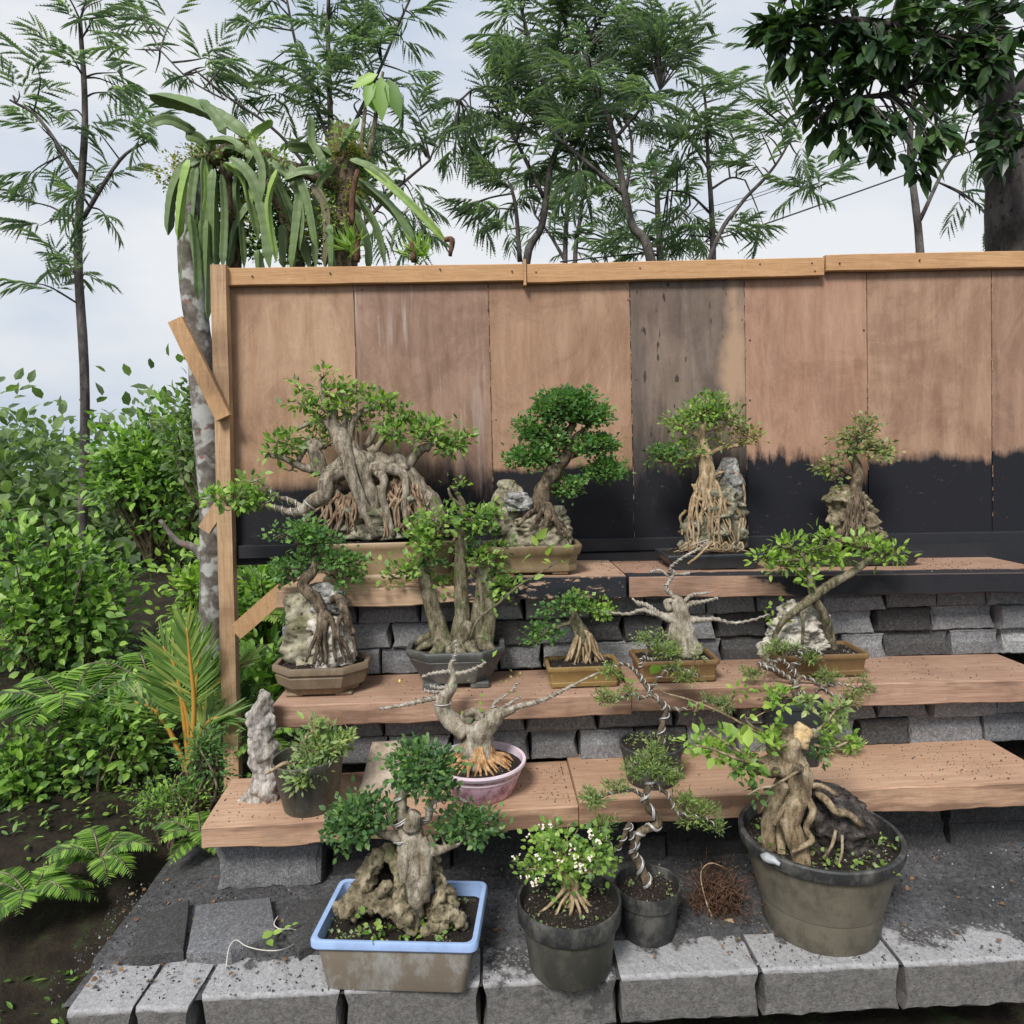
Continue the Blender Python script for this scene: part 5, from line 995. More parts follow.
for x, y, rx, ry, n, m_ in ((704,412,30,11,420,'leaf_ficus'), (712,402,18,7,160,'leaf_ficus'), (684,422,24,9,190,'leaf_ficus'), (728,416,20,9,180,'leaf_grey'), (740,424,12,7,80,'leaf_grey'), (690,446,20,8,150,'leaf_ficus'), (668,454,18,8,190,'leaf_cloud'), (654,458,8,5,60,'leaf_cloud'), (684,460,12,6,70,'leaf_ficus'), (744,438,16,8,90,'leaf_olive'), (720,440,10,6,40,'leaf_grey'), (752,436,9,5,30,'leaf_olive')): t.pad(x, y, rx, ry, n, 5, 0, mat=m_, asp=.65, shell=.35)
t.limb([(708,548,-.13,1.3), (712,542,-.15,1.1), (698,556,-.19,1.3), (688,564,-.22,1.3)], 6, .1, reg=False)
t.done()
# right end of the top shelf
o = stand('3', 850, 566, .15); t = Bonsai('bonsai_tree', 'bonsai with grey-green foliage over a brown rock in a dark tray at the right end', 'bonsai', o, 34, bark='bark_brown')
t.pot(ol_rect(.29, .10, .012), [(.004, .88), (.010, .9), (.040, .97), (.046, 1.0), (.054, 1.0), (.056, .99)], .010, .048, 'tray_black', feet=feet4(.2, .06, .035, .008), grains=200)
t.rock([(486,836,850), (496,828,866), (512,827,872), (530,832,880), (546,830,884)], .6, 0, .18, 20, 'rock_tan')
t.limb([(862,540,-.02,7), (860,515,-.03,6), (856,490,-.03,6), (858,470,0,5), (852,455,0,4), (856,440,0,3)], 12, .2)
for b in ([(856,476,0,3), (842,470,0,2), (832,464,0,1.3)], [(855,452,0,3), (872,446,0,2), (888,448,0,1.3)]): t.limb(b, 7, .2)
for k in range(14):
    x0 = 850+t.rng.random()*14; t.limb([(x0, 492, -.06, 1.6), (x0+t.rng.normal()*6, 515, -.075, 1.3), (x0+t.rng.normal()*10, 545, -.085, .8)], 5, .2, reg=False)
for x, y, rx, ry, n in ((830,464,12,9,110), (856,436,28,10,260), (878,450,20,8,160), (846,450,14,8,100), (834,478,8,5,40), (868,424,16,7,100)): t.pad(x, y, rx, ry, n, 5, 0, mat='leaf_grey', asp=.65, shell=.35)
t.done()
# ================================================================== trees and plants behind
def frond_tpl(seed, npair=5, nl=8):
    r = RNG(seed); V = []; F = []
    def tri(a, b, c): k = len(V); V.extend([a, b, c]); F.append((k, k+1, k+2))
    rz = lambda x: -.16*x*x
    for i in range(8):
        x0, x1 = i/8, (i+1)/8; tri((x0, -.006, rz(x0)), (x1, 0, rz(x1)), (x0, .006, rz(x0)))
    for i in range(npair):
        t = .22+.78*i/(npair-1)*.97; ln = .50*(1-.9*(t-.5)**2)*r.uniform(.85, 1.1)
        for sg in (-1, 1):
            an = math.radians(50-30*t+r.normal()*5); d = np.array([math.cos(an), sg*math.sin(an), 0]); b = np.array([t, 0, rz(t)]); dr = r.uniform(.4, .9)
            q = np.array([-d[1], d[0], 0])
            w0 = ln*.055; tri(tuple(b), tuple(b+d*ln*.5+q*w0-[0,0,dr*ln*.25]), tuple(b+d*ln-[0,0,dr*ln])); tri(tuple(b), tuple(b+d*ln-[0,0,dr*ln]), tuple(b+d*ln*.5-q*w0-[0,0,dr*ln*.25]))
            for k in range(nl):
                s_ = .10+.86*k/(nl-1); p = b+d*ln*s_+np.array([0, 0, -dr*ln*s_*s_]); w = ln*.13*(1-.9*abs(s_-.45)); tl = d*ln*.10; dz = np.array([0, 0, -w*.25])
                for s2 in (-1, 1): tri(tuple(p-tl*.45), tuple(p+tl*.55), tuple(p+q*w*s2+tl*1.1+dz))
    return np.array(V, float), np.array(F)
FT = [frond_tpl(i) for i in range(4)]
class Tree:
    def __init__(s, name, label, cat, base, seed, group=None, bark='bark_far'):
        s.o = np.array(base, float); s.root = empty(name, s.o, label, cat, group); s.rng = RNG(seed); s.wood = M(); s.crown = M(); s.reg = []; s.bark = bark
    def limb(s, pts, seg=8, rough=.08, reg=True):
        """(px, py, Y, radius px)"""
        P = np.array([at(p[0], p[1], p[2]) for p in pts]); R = np.array([p[3]*p[2]/FPX for p in pts]); Q = tube(s.wood, P, R, seg, rough, 6, 5)
        if reg: s.reg.extend(list(Q))
    def fronds(s, px, py, rx, ry, Y, n, L, ry_=1.0, per=3):
        r = s.rng; sc = Y/FPX; R = np.array(s.reg); L = L*sc*1.15
        for k in range(max(2, int(n*.25))):
            d = norm(r.normal(size=3))*r.random()**.4; c = at(px, py, Y)+d*np.array([rx*sc, rx*sc*.9, ry*sc]); a = R[np.argmin(np.linalg.norm((R-c)*[1, 1, .8]+[0, 0, .25*ry*sc], axis=1))]
            m_ = (a+c)/2+np.array([0, 0, .1*ry*sc])+r.normal(size=3)*.05*rx*sc; tube(s.wood, [a, m_, c], [1.0*sc, .8*sc, .35*sc], 4, m=3, cap=False)
            out = norm(c-a+[0, 0, 1e-3]); pos = []; D = []
            for j in range(per):
                t = r.uniform(.5, 1); pos.append((1-t)**2*a+2*t*(1-t)*m_+t*t*c); D.append(out*.6+norm(r.normal(size=3))*.8*np.array([1, 1, .45])+[0, 0, .05])
            N = np.tile([0, 0, 1.], (per, 1))+r.normal(size=(per, 3))*.25; T = FT[r.integers(0, 4)]; place(s.crown, T[0], T[1], np.array(pos), np.array(D), N, L*r.uniform(.65, 1.15, per))
    def done(s, crown='crown', mat='leaf_pinnate'):
        s.wood.build('trunk', s.bark, s.root, s.o); s.crown.build(crown, mat, s.root, s.o, False)
        return s.root
def gz(px, Y): p = at(px, 500, Y); p[2] = -.2; return p
GT = 'feathery trees rising behind the fence'
T = Tree('feathery_tree', 'feathery-leaved tree at the left, its slim stem hidden behind the cactus', 'tree', gz(335, 7), 41, GT)
T.limb([(338,620,7,5), (336,420,7,4.5), (332,250,7,4), (331,140,7,3), (328,40,7,2.2), (330,-50,7,1.4)]); T.limb([(332,200,7,2.5), (280,135,6.8,1.6), (225,95,6.6,1.2), (195,70,6.5,1)]); T.limb([(331,170,7,2.2), (375,80,7,1.6), (405,10,7,1.2), (425,-30,7,1)]); T.limb([(332,150,7,2), (300,60,7,1.4), (285,-10,7,1)]); T.limb([(335,260,7,2.5), (385,200,7,1.8), (430,160,7,1.2)])
T.limb([(225,100,6.6,1), (190,80,6.6,.8), (160,50,6.6,.7)])
for a in ((285,20,40,35,18), (340,30,50,40,34), (400,15,36,34,20), (320,80,50,35,34), (380,75,45,30,26), (225,85,40,18,12), (255,60,26,20,8), (395,130,36,26,18), (280,115,40,20,12), (350,125,50,25,26), (210,70,20,10,5), (410,180,36,28,17), (440,150,16,24,6), (380,200,36,26,17), (425,225,30,20,13), (330,150,30,20,10), (150,60,30,20,8), (160,20,20,16,4)): T.fronds(a[0], a[1], a[2], a[3], 7, int(a[4]*1.25), 30)
T.done()
T = Tree('feathery_tree', 'dense feathery tree with a pale stem curving right just left of the rail joint', 'tree', gz(524, 7.5), 42, GT)
T.limb([(522,620,7.5,5), (520,400,7.5,4.5), (526,264,7.5,4), (542,225,7.5,3.6), (550,170,7.5,3), (566,120,7.5,2.6), (572,60,7.5,2), (560,0,7.5,1.6), (550,-60,7.5,1.2)]); T.limb([(520,262,7.5,2.5), (516,210,7.4,2), (512,190,7.4,1.6)]); T.limb([(545,200,7.5,2.4), (510,130,7.4,1.6), (480,90,7.4,1.2), (460,100,7.3,1)]); T.limb([(560,130,7.5,2), (535,60,7.5,1.4), (520,0,7.5,1)]); T.limb([(572,60,7.5,1.6), (600,20,7.5,1.2), (620,-20,7.5,1)])
for a in ((500,110,42,28,32), (480,150,36,30,23), (530,70,50,30,46), (560,30,55,34,58), (520,20,30,22,20), (495,190,32,24,18), (560,110,50,34,46), (600,80,46,30,36), (470,105,26,16,10), (540,160,44,26,28), (600,20,40,30,30), (510,220,30,18,12), (580,150,40,26,24), (640,30,30,24,18), (548,-10,60,20,26), (470,200,20,20,8)): T.fronds(a[0], a[1], a[2], a[3], 7.5, int(a[4]*1.3), 31)
T.done()
T = Tree('feathery_tree', 'feathery tree whose thick stem leans left just behind the middle of the fence', 'tree', gz(655, 7), 43, GT)
T.limb([(690,620,7,6), (672,400,7,5.5), (650,256,7,5), (632,225,7,4.4), (622,180,7,3.6), (612,130,7,3), (600,100,7,2.4), (585,50,7,1.8)]); T.limb([(624,195,7,2.6), (590,165,7,2), (560,140,7,1.6), (540,115,7,1.2)]); T.limb([(614,140,7,2), (640,110,7,1.5), (660,90,7,1)]); T.limb([(626,190,7,2), (632,150,7,1.6), (628,120,7,1)])
for a in ((620,70,50,30,38), (650,110,36,24,17), (610,120,50,26,30), (670,45,40,18,16), (700,30,22,12,6), (580,100,36,24,20), (650,60,40,24,20), (590,190,34,20,12), (640,180,22,20,8), (650,20,36,24,18), (560,180,30,20,10)): T.fronds(a[0], a[1], a[2], a[3], 7, int(a[4]*1.3), 31)
T.done()
T = Tree('slender_tree', 'slender upright feathery tree with sparse tiers of leaves right of the leaning stem', 'tree', gz(712, 8), 44, GT)
T.limb([(716,620,8,4), (714,400,8,3.6), (713,254,8,3.2), (711,200,8,2.6), (708,160,8,2), (706,110,8,1.5), (702,80,8,1)]); T.limb([(712,215,8,1.6), (690,195,8,1.2), (668,190,8,.8)]); T.limb([(709,170,8,1.4), (690,140,8,1), (672,125,8,.8)]); T.limb([(710,190,8,1.4), (730,178,8,1), (745,180,8,.7)])
for a in ((700,100,26,14,13), (712,125,34,14,18), (690,150,24,12,10), (735,120,20,14,8), (725,170,24,12,10), (690,130,26,12,10), (700,240,40,12,14), (740,230,24,10,6), (672,160,20,12,6), (660,240,30,16,12), (690,215,26,12,8)): T.fronds(a[0], a[1], a[2], a[3], 8, int(a[4]*1.4), 28)
T.done()
T = Tree('slender_tree', 'thin feathery sapling leaning right towards the cable end, with drooping tips', 'tree', gz(690, 6.8), 45, GT)
T.limb([(640,620,6.8,3.4), (670,400,6.8,3), (712,252,6.8,2.4), (740,205,6.8,1.9), (765,178,6.8,1.6), (782,155,6.8,1.2), (800,120,6.8,.9)]); T.limb([(765,178,6.8,1.2), (790,185,6.8,1), (812,188,6.8,.8), (826,184,6.8,.6)]); T.limb([(713,60,6.8,.5), (700,60,6.8,.4)]) if 0 else None
for a in ((765,135,22,10,8), (785,120,24,12,9), (800,190,22,9,9), (815,184,16,8,7), (755,165,16,8,5), (775,100,20,14,7), (800,150,16,8,5), (735,70,18,14,6), (750,40,20,18,7)): T.fronds(a[0], a[1], a[2], a[3], 6.8, int(a[4]*1.3), 28)
T.done()
T = Tree('feathery_tree', 'small far feathery tree with two thin stems rising behind the fence joint', 'tree', gz(570, 11), 46, GT)
T.limb([(568,620,11,3), (566,400,11,3), (565,262,11,2.6), (568,200,11,2), (572,150,11,1.4)]); T.limb([(574,600,11,3), (574,400,11,3), (575,262,11,2.4), (580,220,11,2), (586,170,11,1.4)]); T.limb([(566,262,11,2), (550,235,11,1.4), (535,215,11,1)])
for a in ((560,200,36,26,34), (590,225,26,16,18), (540,180,30,20,20), (600,180,26,26,20), (575,245,20,10,10), (610,245,30,10,18), (530,235,20,14,10)): T.fronds(a[0], a[1], a[2], a[3], 11, int(a[4]*1.0), 22)
T.done()
T = Tree('feathery_tree', 'low feathery tree with a straight dark stem between the leaning stem and the slender tree', 'tree', gz(661, 10), 47, GT)
T.limb([(662,620,10,4), (661,400,10,4), (660,256,10,3.6), (658,215,10,3), (656,180,10,2), (650,150,10,1)]); T.limb([(660,230,10,2), (680,215,10,1.4), (690,205,10,1)])
for a in ((660,170,24,16,16), (640,200,22,16,14), (625,245,34,12,24), (680,235,26,14,16), (650,235,24,14,14), (672,190,20,14,9)): T.fronds(a[0], a[1], a[2], a[3], 10, int(a[4]*1.1), 24)
T.done()
T = Tree('feathery_tree', 'feathery tree with drooping sprays behind the right end of the fence', 'tree', gz(925, 8), 48, GT)
T.limb([(930,620,8,6), (925,400,8,5), (920,250,8,4), (910,150,8,3), (915,60,8,2), (900,-20,8,1.4)]); T.limb([(920,220,8,2.4), (950,160,8,1.6), (985,130,8,1)])
for a in ((900,120,40,30,20), (930,60,45,34,28), (960,140,40,26,20), (900,20,40,24,16), (985,200,30,24,12), (960,0,40,20,14)): T.fronds(a[0], a[1], a[2], a[3], 8, int(a[4]*1.1), 30)
T.done()
# broad-leaved tree reaching in from the right
T = Tree('broad_leaf_tree', 'dark broad-leaved branch overhanging the top right corner, nearest of the trees', 'tree', gz(1010, 3.9), 49)
T.limb([(1016,620,3.9,26), (1014,400,3.9,24), (1010,240,3.9,21), (1000,120,3.9,18), (985,20,3.9,14), (960,-60,3.9,10)], 12, .1); T.limb([(990,60,3.9,9), (940,40,3.7,6), (890,25,3.6,4.5), (845,20,3.6,3), (800,30,3.6,2), (775,50,3.6,1.4)]); T.limb([(960,50,3.8,5), (900,90,3.7,3.5), (850,100,3.6,2.4), (815,120,3.6,1.6)]); T.limb([(1000,120,3.9,8), (1040,60,3.9,5), (1080,20,3.9,3)]); T.limb([(960,-60,3.9,8), (900,-50,3.7,5), (830,-30,3.6,3), (790,-5,3.6,2)])
r = T.rng
def broad(px, py, rx, ry, n, Y=3.6, L=24):
    n = int(n*.7)
    sc = Y/FPX; R = np.array(T.reg)
    for k in range(n):
        d = norm(r.normal(size=3))*r.random()**.4; c = at(px, py, Y)+d*np.array([rx*sc, rx*sc*.8, ry*sc]); a = R[np.argmin(np.linalg.norm(R-c, axis=1))]; tube(T.wood, [a, (a+c)/2+[0, 0, .02], c], [1.4*sc, 1.1*sc, .6*sc], 4, m=2, cap=False)
        m_ = 7; D = norm(c-a)*.5+norm(r.normal(size=(m_, 3)))*np.array([1, 1, .4])+np.array([0, 0, -.55]); pos = c+norm(D)*.012+r.normal(size=(m_, 3))*.02
        place(T.crown, BG_V, BG_F, pos, D, np.tile([0, -.4, 1.], (m_, 1))+r.normal(size=(m_, 3))*.45, sc*L*r.uniform(.7, 1.25, m_), sc*L*.5*r.uniform(.8, 1.1, m_))
for a in ((800,30,32,28,20), (825,70,22,38,18), (790,60,20,14,7), (840,20,30,30,16), (815,115,16,18,7), (780,25,18,16,8), (845,110,24,34,16), (880,60,36,46,32), (920,30,40,44,36), (880,130,30,24,16), (960,80,44,44,34), (930,150,30,24,14), (1000,20,44,44,30), (1010,130,36,40,22), (830,-10,50,20,20)): broad(*a)
T.done(mat='leaf_broad')
# cables
def cable(pts, label, r=.006):
    P = [at(*p) for p in pts]; m_ = M(); tube(m_, P, r, 5, m=8); tag(m_.build('cable', 'cable', org=P[0]), label, 'cable', 'overhead cables')
cable([(560,262,10), (696,244,10), (837,199,10), (1040,126,10)], 'lowest and thickest overhead cable rising to the right', .011)
cable([(560,275,11), (700,222,11), (777,190,11), (1040,110,11)], 'thin overhead cable above the thick one', .006)
cable([(560,268,11.5), (690,214,11.5), (777,187,11.5), (1040,96,11.5)], 'thinnest and topmost of the overhead cables', .005)
# mottled trunk and climbing cactus
YT = 3.62
T = Tree('mottled_tree', 'mottled grey and white tree trunk standing left of the fence post', 'tree', on_z(206, 790, -.1)*0+at(206, 500, YT)*[1, 1, 0]+[0, 0, -.12], 51, bark='mottled_bark')
T.limb([(205,800,YT,15), (206,740,YT,14), (210,660,YT,13), (213,580,YT,12.5), (213,520,YT,12.5), (208,450,YT,12.5), (203,390,YT,12), (198,330,YT,12), (192,280,YT,12), (190,230,YT,11), (195,190,YT,10), (200,165,YT,8)], 18, .10); T.limb([(206,560,YT,6), (194,548,YT,4), (176,540,YT,3), (160,520,YT,2)]); T.limb([(212,480,YT,5), (235,478,YT+.1,4), (262,470,YT+.3,3)])
T.wood.build('trunk', 'mottled_bark', T.root, T.o)
T = Tree('dragon_fruit_cactus', 'climbing three-angled cactus hanging in long green arms over the top left of the fence', 'cactus', at(215, 170, YT), 52, bark='bark_brown'); T.o = np.array(T.root.location)
T.limb([(345,280,3.7,12), (348,230,3.7,13), (346,180,3.7,13), (344,140,3.7,11), (342,126,3.7,8)], 12, .2); T.limb([(195,170,YT,10), (235,150,YT,8), (270,160,YT,7), (310,175,3.66,6), (340,190,3.7,6)], 10, .25); T.limb([(300,280,3.7,8), (290,230,3.7,8), (270,180,3.66,7)], 10, .25); T.limb([(235,290,3.7,7), (232,230,3.66,7), (225,165,YT,6)], 10, .2)
T.wood.build('woody_stem', 'bark_brown', T.root, T.o)
def star(pts, rr, mat='cactus', seed=0):
    P = np.array([at(p[0], p[1], p[2] if len(p) > 2 else YT-.12) for p in pts]); Q = cat_(P, 22); Tn, N, B = frames(Q); n = len(Q); m_ = M(); rings = []
    L = np.concatenate([[0], np.cumsum(np.linalg.norm(np.diff(Q, axis=0), axis=1))]); rr = rr*YT/FPX*.64; tw = seed*1.3
    for i in range(n):
        t = L[i]/L[-1]; k = min(1, (1-t)*7+.15)*min(1, .45+t*6); w = rr*k*(1+.09*(abs(math.sin(L[i]*62))-.5)); ring = []
        for j in range(3):
            a = tw+t*.8+j*2*PI/3
            for da, q in ((-.16, .86), (0, 1.04), (.16, .86), (PI/3, .42)): ring.append(Q[i]+w*q*(math.cos(a+da)*N[i]+math.sin(a+da)*B[i]))
        rings.append(np.array(ring))
    loft(m_, rings, True, True); m_.build('stem', mat, T.root, T.o, False)
ST = [([(150,96),(187,104),(220,118),(252,140)],12,'cactus'), ([(214,170),(213,200),(216,268)],9.5,'cactus'), ([(230,158),(252,180),(266,225),(270,268)],9,'cactus'), ([(264,155),(282,195),(300,240),(310,270)],9.5,'cactus'), ([(312,185),(325,205),(328,235),(325,268)],7,'cactus_old'),
 ([(310,116),(311,140),(316,150),(326,165)],6.5,'cactus'), ([(288,147),(312,147),(332,156)],9,'cactus'), ([(360,162),(395,190),(425,218),(447,242)],6.5,'cactus_pale'), ([(358,180),(388,205),(405,228),(413,248)],8,'cactus'), ([(250,203),(236,228),(228,268)],6,'cactus'), ([(285,180),(302,172),(318,171)],7,'cactus'),
 ([(190,214),(195,250),(198,300)],7,'cactus'), ([(272,120),(258,130),(248,142)],7,'cactus_pale'), ([(221,175),(224,215),(223,268)],6,'cactus'), ([(207,220),(207,270),(208,320)],6,'cactus'), ([(282,225),(284,268)],6.5,'cactus'), ([(224,163),(240,175),(252,205)],6.5,'cactus_pale'), ([(186,135),(200,138),(215,150)],9,'cactus'), ([(196,215),(188,240),(184,290)],7,'cactus'),
 ([(258,250),(262,290)],7,'cactus'), ([(300,190),(296,230),(292,270)],7,'cactus'), ([(200,160),(182,170),(172,195),(168,235)],8,'cactus'), ([(195,130),(170,120),(150,125)],8,'cactus'), ([(250,140),(262,168),(262,200)],6,'cactus'), ([(355,210),(366,240),(368,270)],7,'cactus'), ([(330,225),(333,268)],6,'cactus'), ([(200,100),(215,118),(226,135)],8,'cactus'), ([(240,160),(236,190),(240,225),(244,268)],6,'cactus'), ([(268,160),(292,180),(302,215),(300,250)],6,'cactus'), ([(205,165),(206,200),(200,240),(202,275)],6,'cactus_pale'), ([(335,165),(318,185),(314,225),(316,268)],5.5,'cactus'), ([(350,160),(375,170),(398,190)],6,'cactus'), ([(356,195),(375,225),(384,262)],6,'cactus'), ([(340,150),(352,130),(360,118)],5.5,'cactus'), ([(245,150),(228,140),(205,142)],6,'cactus'), ([(277,170),(268,205),(276,262)],5.5,'cactus_pale'), ([(196,165),(192,200),(190,258)],7,'cactus'), ([(203,158),(204,205),(203,262)],7.5,'cactus'), ([(189,160),(182,195),(178,240)],7,'cactus_pale'), ([(210,165),(210,215),(212,266)],7,'cactus'), ([(256,150),(246,180),(258,240)],7,'cactus'), ([(290,165),(306,195),(318,250)],7,'cactus'), ([(222,150),(236,150),(262,160)],7,'cactus')]
for i, (p, w_, m_) in enumerate(ST): star([(q[0], q[1], YT-.10-.02*(i % 4)) for q in p] if i % 3 else [(q[0], q[1], YT-.04) for q in p], w_, m_, i)
def clump(parent, org, px, py, rx, ry, Y, n, L, mat, name, rng, asp=.7, big=False, k=None, shell=.3, up=.3, mbx=None, rd=None):
    sc = Y/FPX; mb = mbx or M(); clumps(mb, rng, at(px, py, Y), np.array([rx, rd or rx*.8, ry])*sc, n, L*sc, asp, k, None, big, up, shell, -.9)
    if mbx is None: return mb.build(name, mat, parent, org)
m1 = M(); m2 = M()
for a in ((190,190,18,36,700), (205,160,26,18,700), (240,150,22,16,500), (345,150,16,24,800), (350,200,20,30,900), (305,205,14,26,400), (240,215,22,34,500), (325,232,18,24,500), (345,250,22,16,400), (270,165,24,12,400), (296,240,16,22,300), (200,195,20,26,300), (215,235,16,22,260), (170,170,22,16,300)): clump(None, None, *a[:4], YT+.05, a[4], 4, '', '', T.rng, mbx=m1, rd=a[2]*.5)
for a in ((250,148,30,6,120), (345,132,14,8,140), (328,220,8,22,160), (205,152,20,6,120), (285,160,16,6,80), (255,235,8,20,60)): clump(None, None, *a[:4], YT-.08, a[4], 4.4, '', '', T.rng, mbx=m2, rd=a[2]*.5)
m3 = M()
for a in ((210,185,30,26,700), (250,185,26,26,700), (290,200,24,34,700), (330,205,24,40,800), (225,235,26,30,600), (265,235,24,30,600), (305,245,20,24,400), (350,170,16,34,500)): clump(None, None, *a[:4], YT+.10, int(a[4]*1.3), 5.5, '', '', T.rng, mbx=m3, rd=a[2]*.4)
m3.build('epiphyte_leaves', 'leaf_dark', T.root, T.o)
m1.build('epiphyte_leaves', 'leaf_olive', T.root, T.o); m2.build('epiphyte_leaves', 'leaf_herb', T.root, T.o)
dr = M()
for pts in ([(358,170),(352,200),(353,225)], [(444,240),(452,240),(450,256)], [(358,236),(357,262)], [(412,240),(414,262)]): tube(dr, [at(x, y, YT-.16) for x, y in pts], np.array([2.4, 3.2, 2.0][:len(pts)])*YT/FPX, 6, .35, 40)
dr.build('dried_stem', 'fibre', T.root, T.o)
for (x, y) in ((350,240), (418,250)):
    m_ = M(); c = at(x, y+8, YT-.14); n = 60; D = T.rng.normal(size=(n, 3))*[.8, .6, .5]+[0, 0, 1.]; place(m_, SM_V, SM_F, np.tile(c, (n, 1))+T.rng.normal(size=(n, 3))*.02, D, T.rng.normal(size=(n, 3)), np.full(n, .11), np.full(n, .014)); m_.build('grass_tuft', 'leaf_bright', T.root, T.o)
# big-leaf shoot above the cactus
T = Tree('climbing_plant', 'slim climbing shoot with large drooping leaves standing above the cactus', 'plant', at(362, 180, 3.75), 53, bark='bark_green')
T.limb([(362,180,3.75,3), (372,140,3.75,2.6), (378,100,3.75,2), (383,72,3.75,1.4)]); T.limb([(358,180,3.75,2.4), (364,120,3.75,2), (367,90,3.75,1.2)]); T.wood.build('vine_stem', 'bark_green', T.root, T.o)
m_ = M(); P = np.array([at(x, y, 3.7) for x, y in ((381,76), (388,78), (378,74), (372,80), (366,92))]); D = np.array([[.0,-.1,-1], [.28,-.1,-1], [-.9,0,-.45], [-.2,-.2,-1], [.4,0,-.9]]); place(m_, BG_V, BG_F, P, D, np.tile([0, -1., .3], (5, 1)), np.array([46, 44, 30, 30, 22])*3.7/FPX, np.array([20, 18, 14, 14, 10])*3.7/FPX); m_.build('big_leaves', 'leaf_jungle', T.root, T.o)
# areca palm left of the post
T = Tree('palm_plant', 'young palm with yellow-orange stalks and pale green leaflets left of the post', 'palm', np.array(at(192, 790, 3.15)), 54, bark='stem_orange')
def palm(pts, L, Y=3.2, n=24, w=.105):
    pts = [(194+(p[0]-194)*.8-4, 775+(p[1]-775)*.92)+tuple(p[2:]) for p in pts]
    P = cat_(np.array([at(p[0], p[1], p[2] if len(p) > 2 else Y) for p in pts]), 10); Tn, N, B = frames(P); R = np.linspace(3.2, .8, len(P))*Y/FPX; tube(T.wood, P, R, 6, sm=False); k = len(P); s0 = int(k*.35)
    idx = np.repeat(np.linspace(s0, k-1, n).astype(int), 2); sg = np.tile([-1, 1], n); t = (idx-s0)/(k-s0); q = np.array([P[i] for i in idx]); dd = np.array([Tn[i] for i in idx]); side = norm(np.cross(dd, np.array([0, -.6, .8])))
    D = dd*(.55+.6*t[:, None])+side*sg[:, None]*(.75-.4*t[:, None])+np.array([0, 0, .05])+T.rng.normal(size=(2*n, 3))*.06; Ls = L*(1-.45*abs(t-.35))*Y/FPX; place(T.crown, BG_V*[1, 1, .6]+np.array([0, 0, 0])+np.array([[0,0,-.12*v[0]**2] for v in BG_V]), BG_F, q, D, np.tile([0, -.6, .8], (2*n, 1))+T.rng.normal(size=(2*n, 3))*.15, Ls, Ls*w)
palm([(196,770), (199,710), (203,665), (208,630)], 40); palm([(198,770), (210,705), (235,668), (268,650)], 34); palm([(194,770), (186,710), (176,660), (160,635)], 40); palm([(196,770), (192,720), (182,690), (160,670)], 50); palm([(198,775), (206,720), (222,690), (236,665)], 44); palm([(195,770), (199,700), (194,650), (190,615)], 40, 3.0); palm([(192,775), (170,730), (150,705), (125,695)], 38)
palm([(196,775), (204,740), (218,716), (240,712)], 40, 3.05)
T.wood.build('stalks', 'stem_orange', T.root, T.o); T.crown.build('fronds', 'leaf_palm', T.root, T.o, False)
# leafy shrubs, ferns and hanging stems at the left
SG = 'green shrubs and ferns left of the fence'
def bush(px, py, rx, ry, Y, n, L, mat, label, seed, name='shrub', asp=.6, big=True, cat='shrub', k=None, up=.4):
    n = int(n*1.5) if big else n; L = L*.82 if big else L; r = RNG(seed); o = at(px, py+ry, Y); root = empty(name, o, label, cat, SG); w_ = M(); sc = Y/FPX; cr = M(); cc = clumps(cr, r, at(px, py, Y), np.array([rx, rx*.7, ry])*sc, n, L*sc, asp, k or max(12, n//16), None, big, up, .25, -.8)
    b = np.array(o)-[0, 0, .15]
    for q in cc[::2][:50]: tube(w_, [b+r.normal(size=3)*[.02, .02, 0], (b+q)/2+r.normal(size=3)*.04, q], np.array([2.4, 1.6, .6])*sc, 4, m=3, cap=False)
    w_.build('stems', 'bark_brown', root, o); cr.build('foliage', mat, root, o, False)
def fern(px, py, Y, L, n, label, seed, mat='leaf_jungle', spread=1.0):
    r = RNG(seed); o = at(px, py, Y); root = empty('fern', o, label, 'fern', SG); m_ = M(); st = M(); sc = Y/FPX
    for k in range(n):
        a = k*2*PI/n+r.normal()*.2; d = np.array([math.cos(a), math.sin(a)*.8, 0])*spread; e = r.uniform(.5, 1.0); P = np.array([np.array(o)+d*L*sc*t*.9+np.array([0, 0, L*sc*(t*e*1.2-t*t*(.5+.4*e))]) for t in np.linspace(0, 1, 9)]); Tn, N, B = frames(P); tube(st, P, np.linspace(1.2, .4, 9)*sc, 4, sm=False)
        ii = np.repeat(np.arange(1, 9), 6); q = np.array([P[i]*(1-u)+P[i-1]*u for i, u in zip(ii, np.tile([0, 0, .33, .33, .66, .66], 8))]); sg = np.tile([1, -1], 24); side = norm(np.cross(Tn[ii], [0, 0, 1.])); D = side*sg[:, None]+Tn[ii]*.5-np.array([0, 0, .15]); l = L*sc*.26*np.sin(np.clip(ii/9+.08, 0, 1)*PI)**.7+.004; place(m_, BG_V, BG_F, q, D, np.tile([0, 0, 1.], (len(q), 1)), l, l*.28)
    st.build('stalks', 'bark_green', root, o); m_.build('fronds', mat, root, o, False)
bush(215,430,50,70,5.2,900,11,'leaf_far','grey-green shrub seen between the trunk and the post',61); bush(150,470,70,70,5.6,1500,12,'leaf_jungle','tall leafy shrub at the far left behind the trunk',62)
bush(262,610,34,44,4.2,500,14,'leaf_jungle','leafy shrub filling the gap between the post and the block wall',63); bush(258,690,26,40,3.4,260,20,'leaf_jungle','broad-leaved shrub low behind the diagonal board',64); bush(205,600,30,70,4.6,700,12,'leaf_bright','bright green shrub behind the mottled trunk',65)
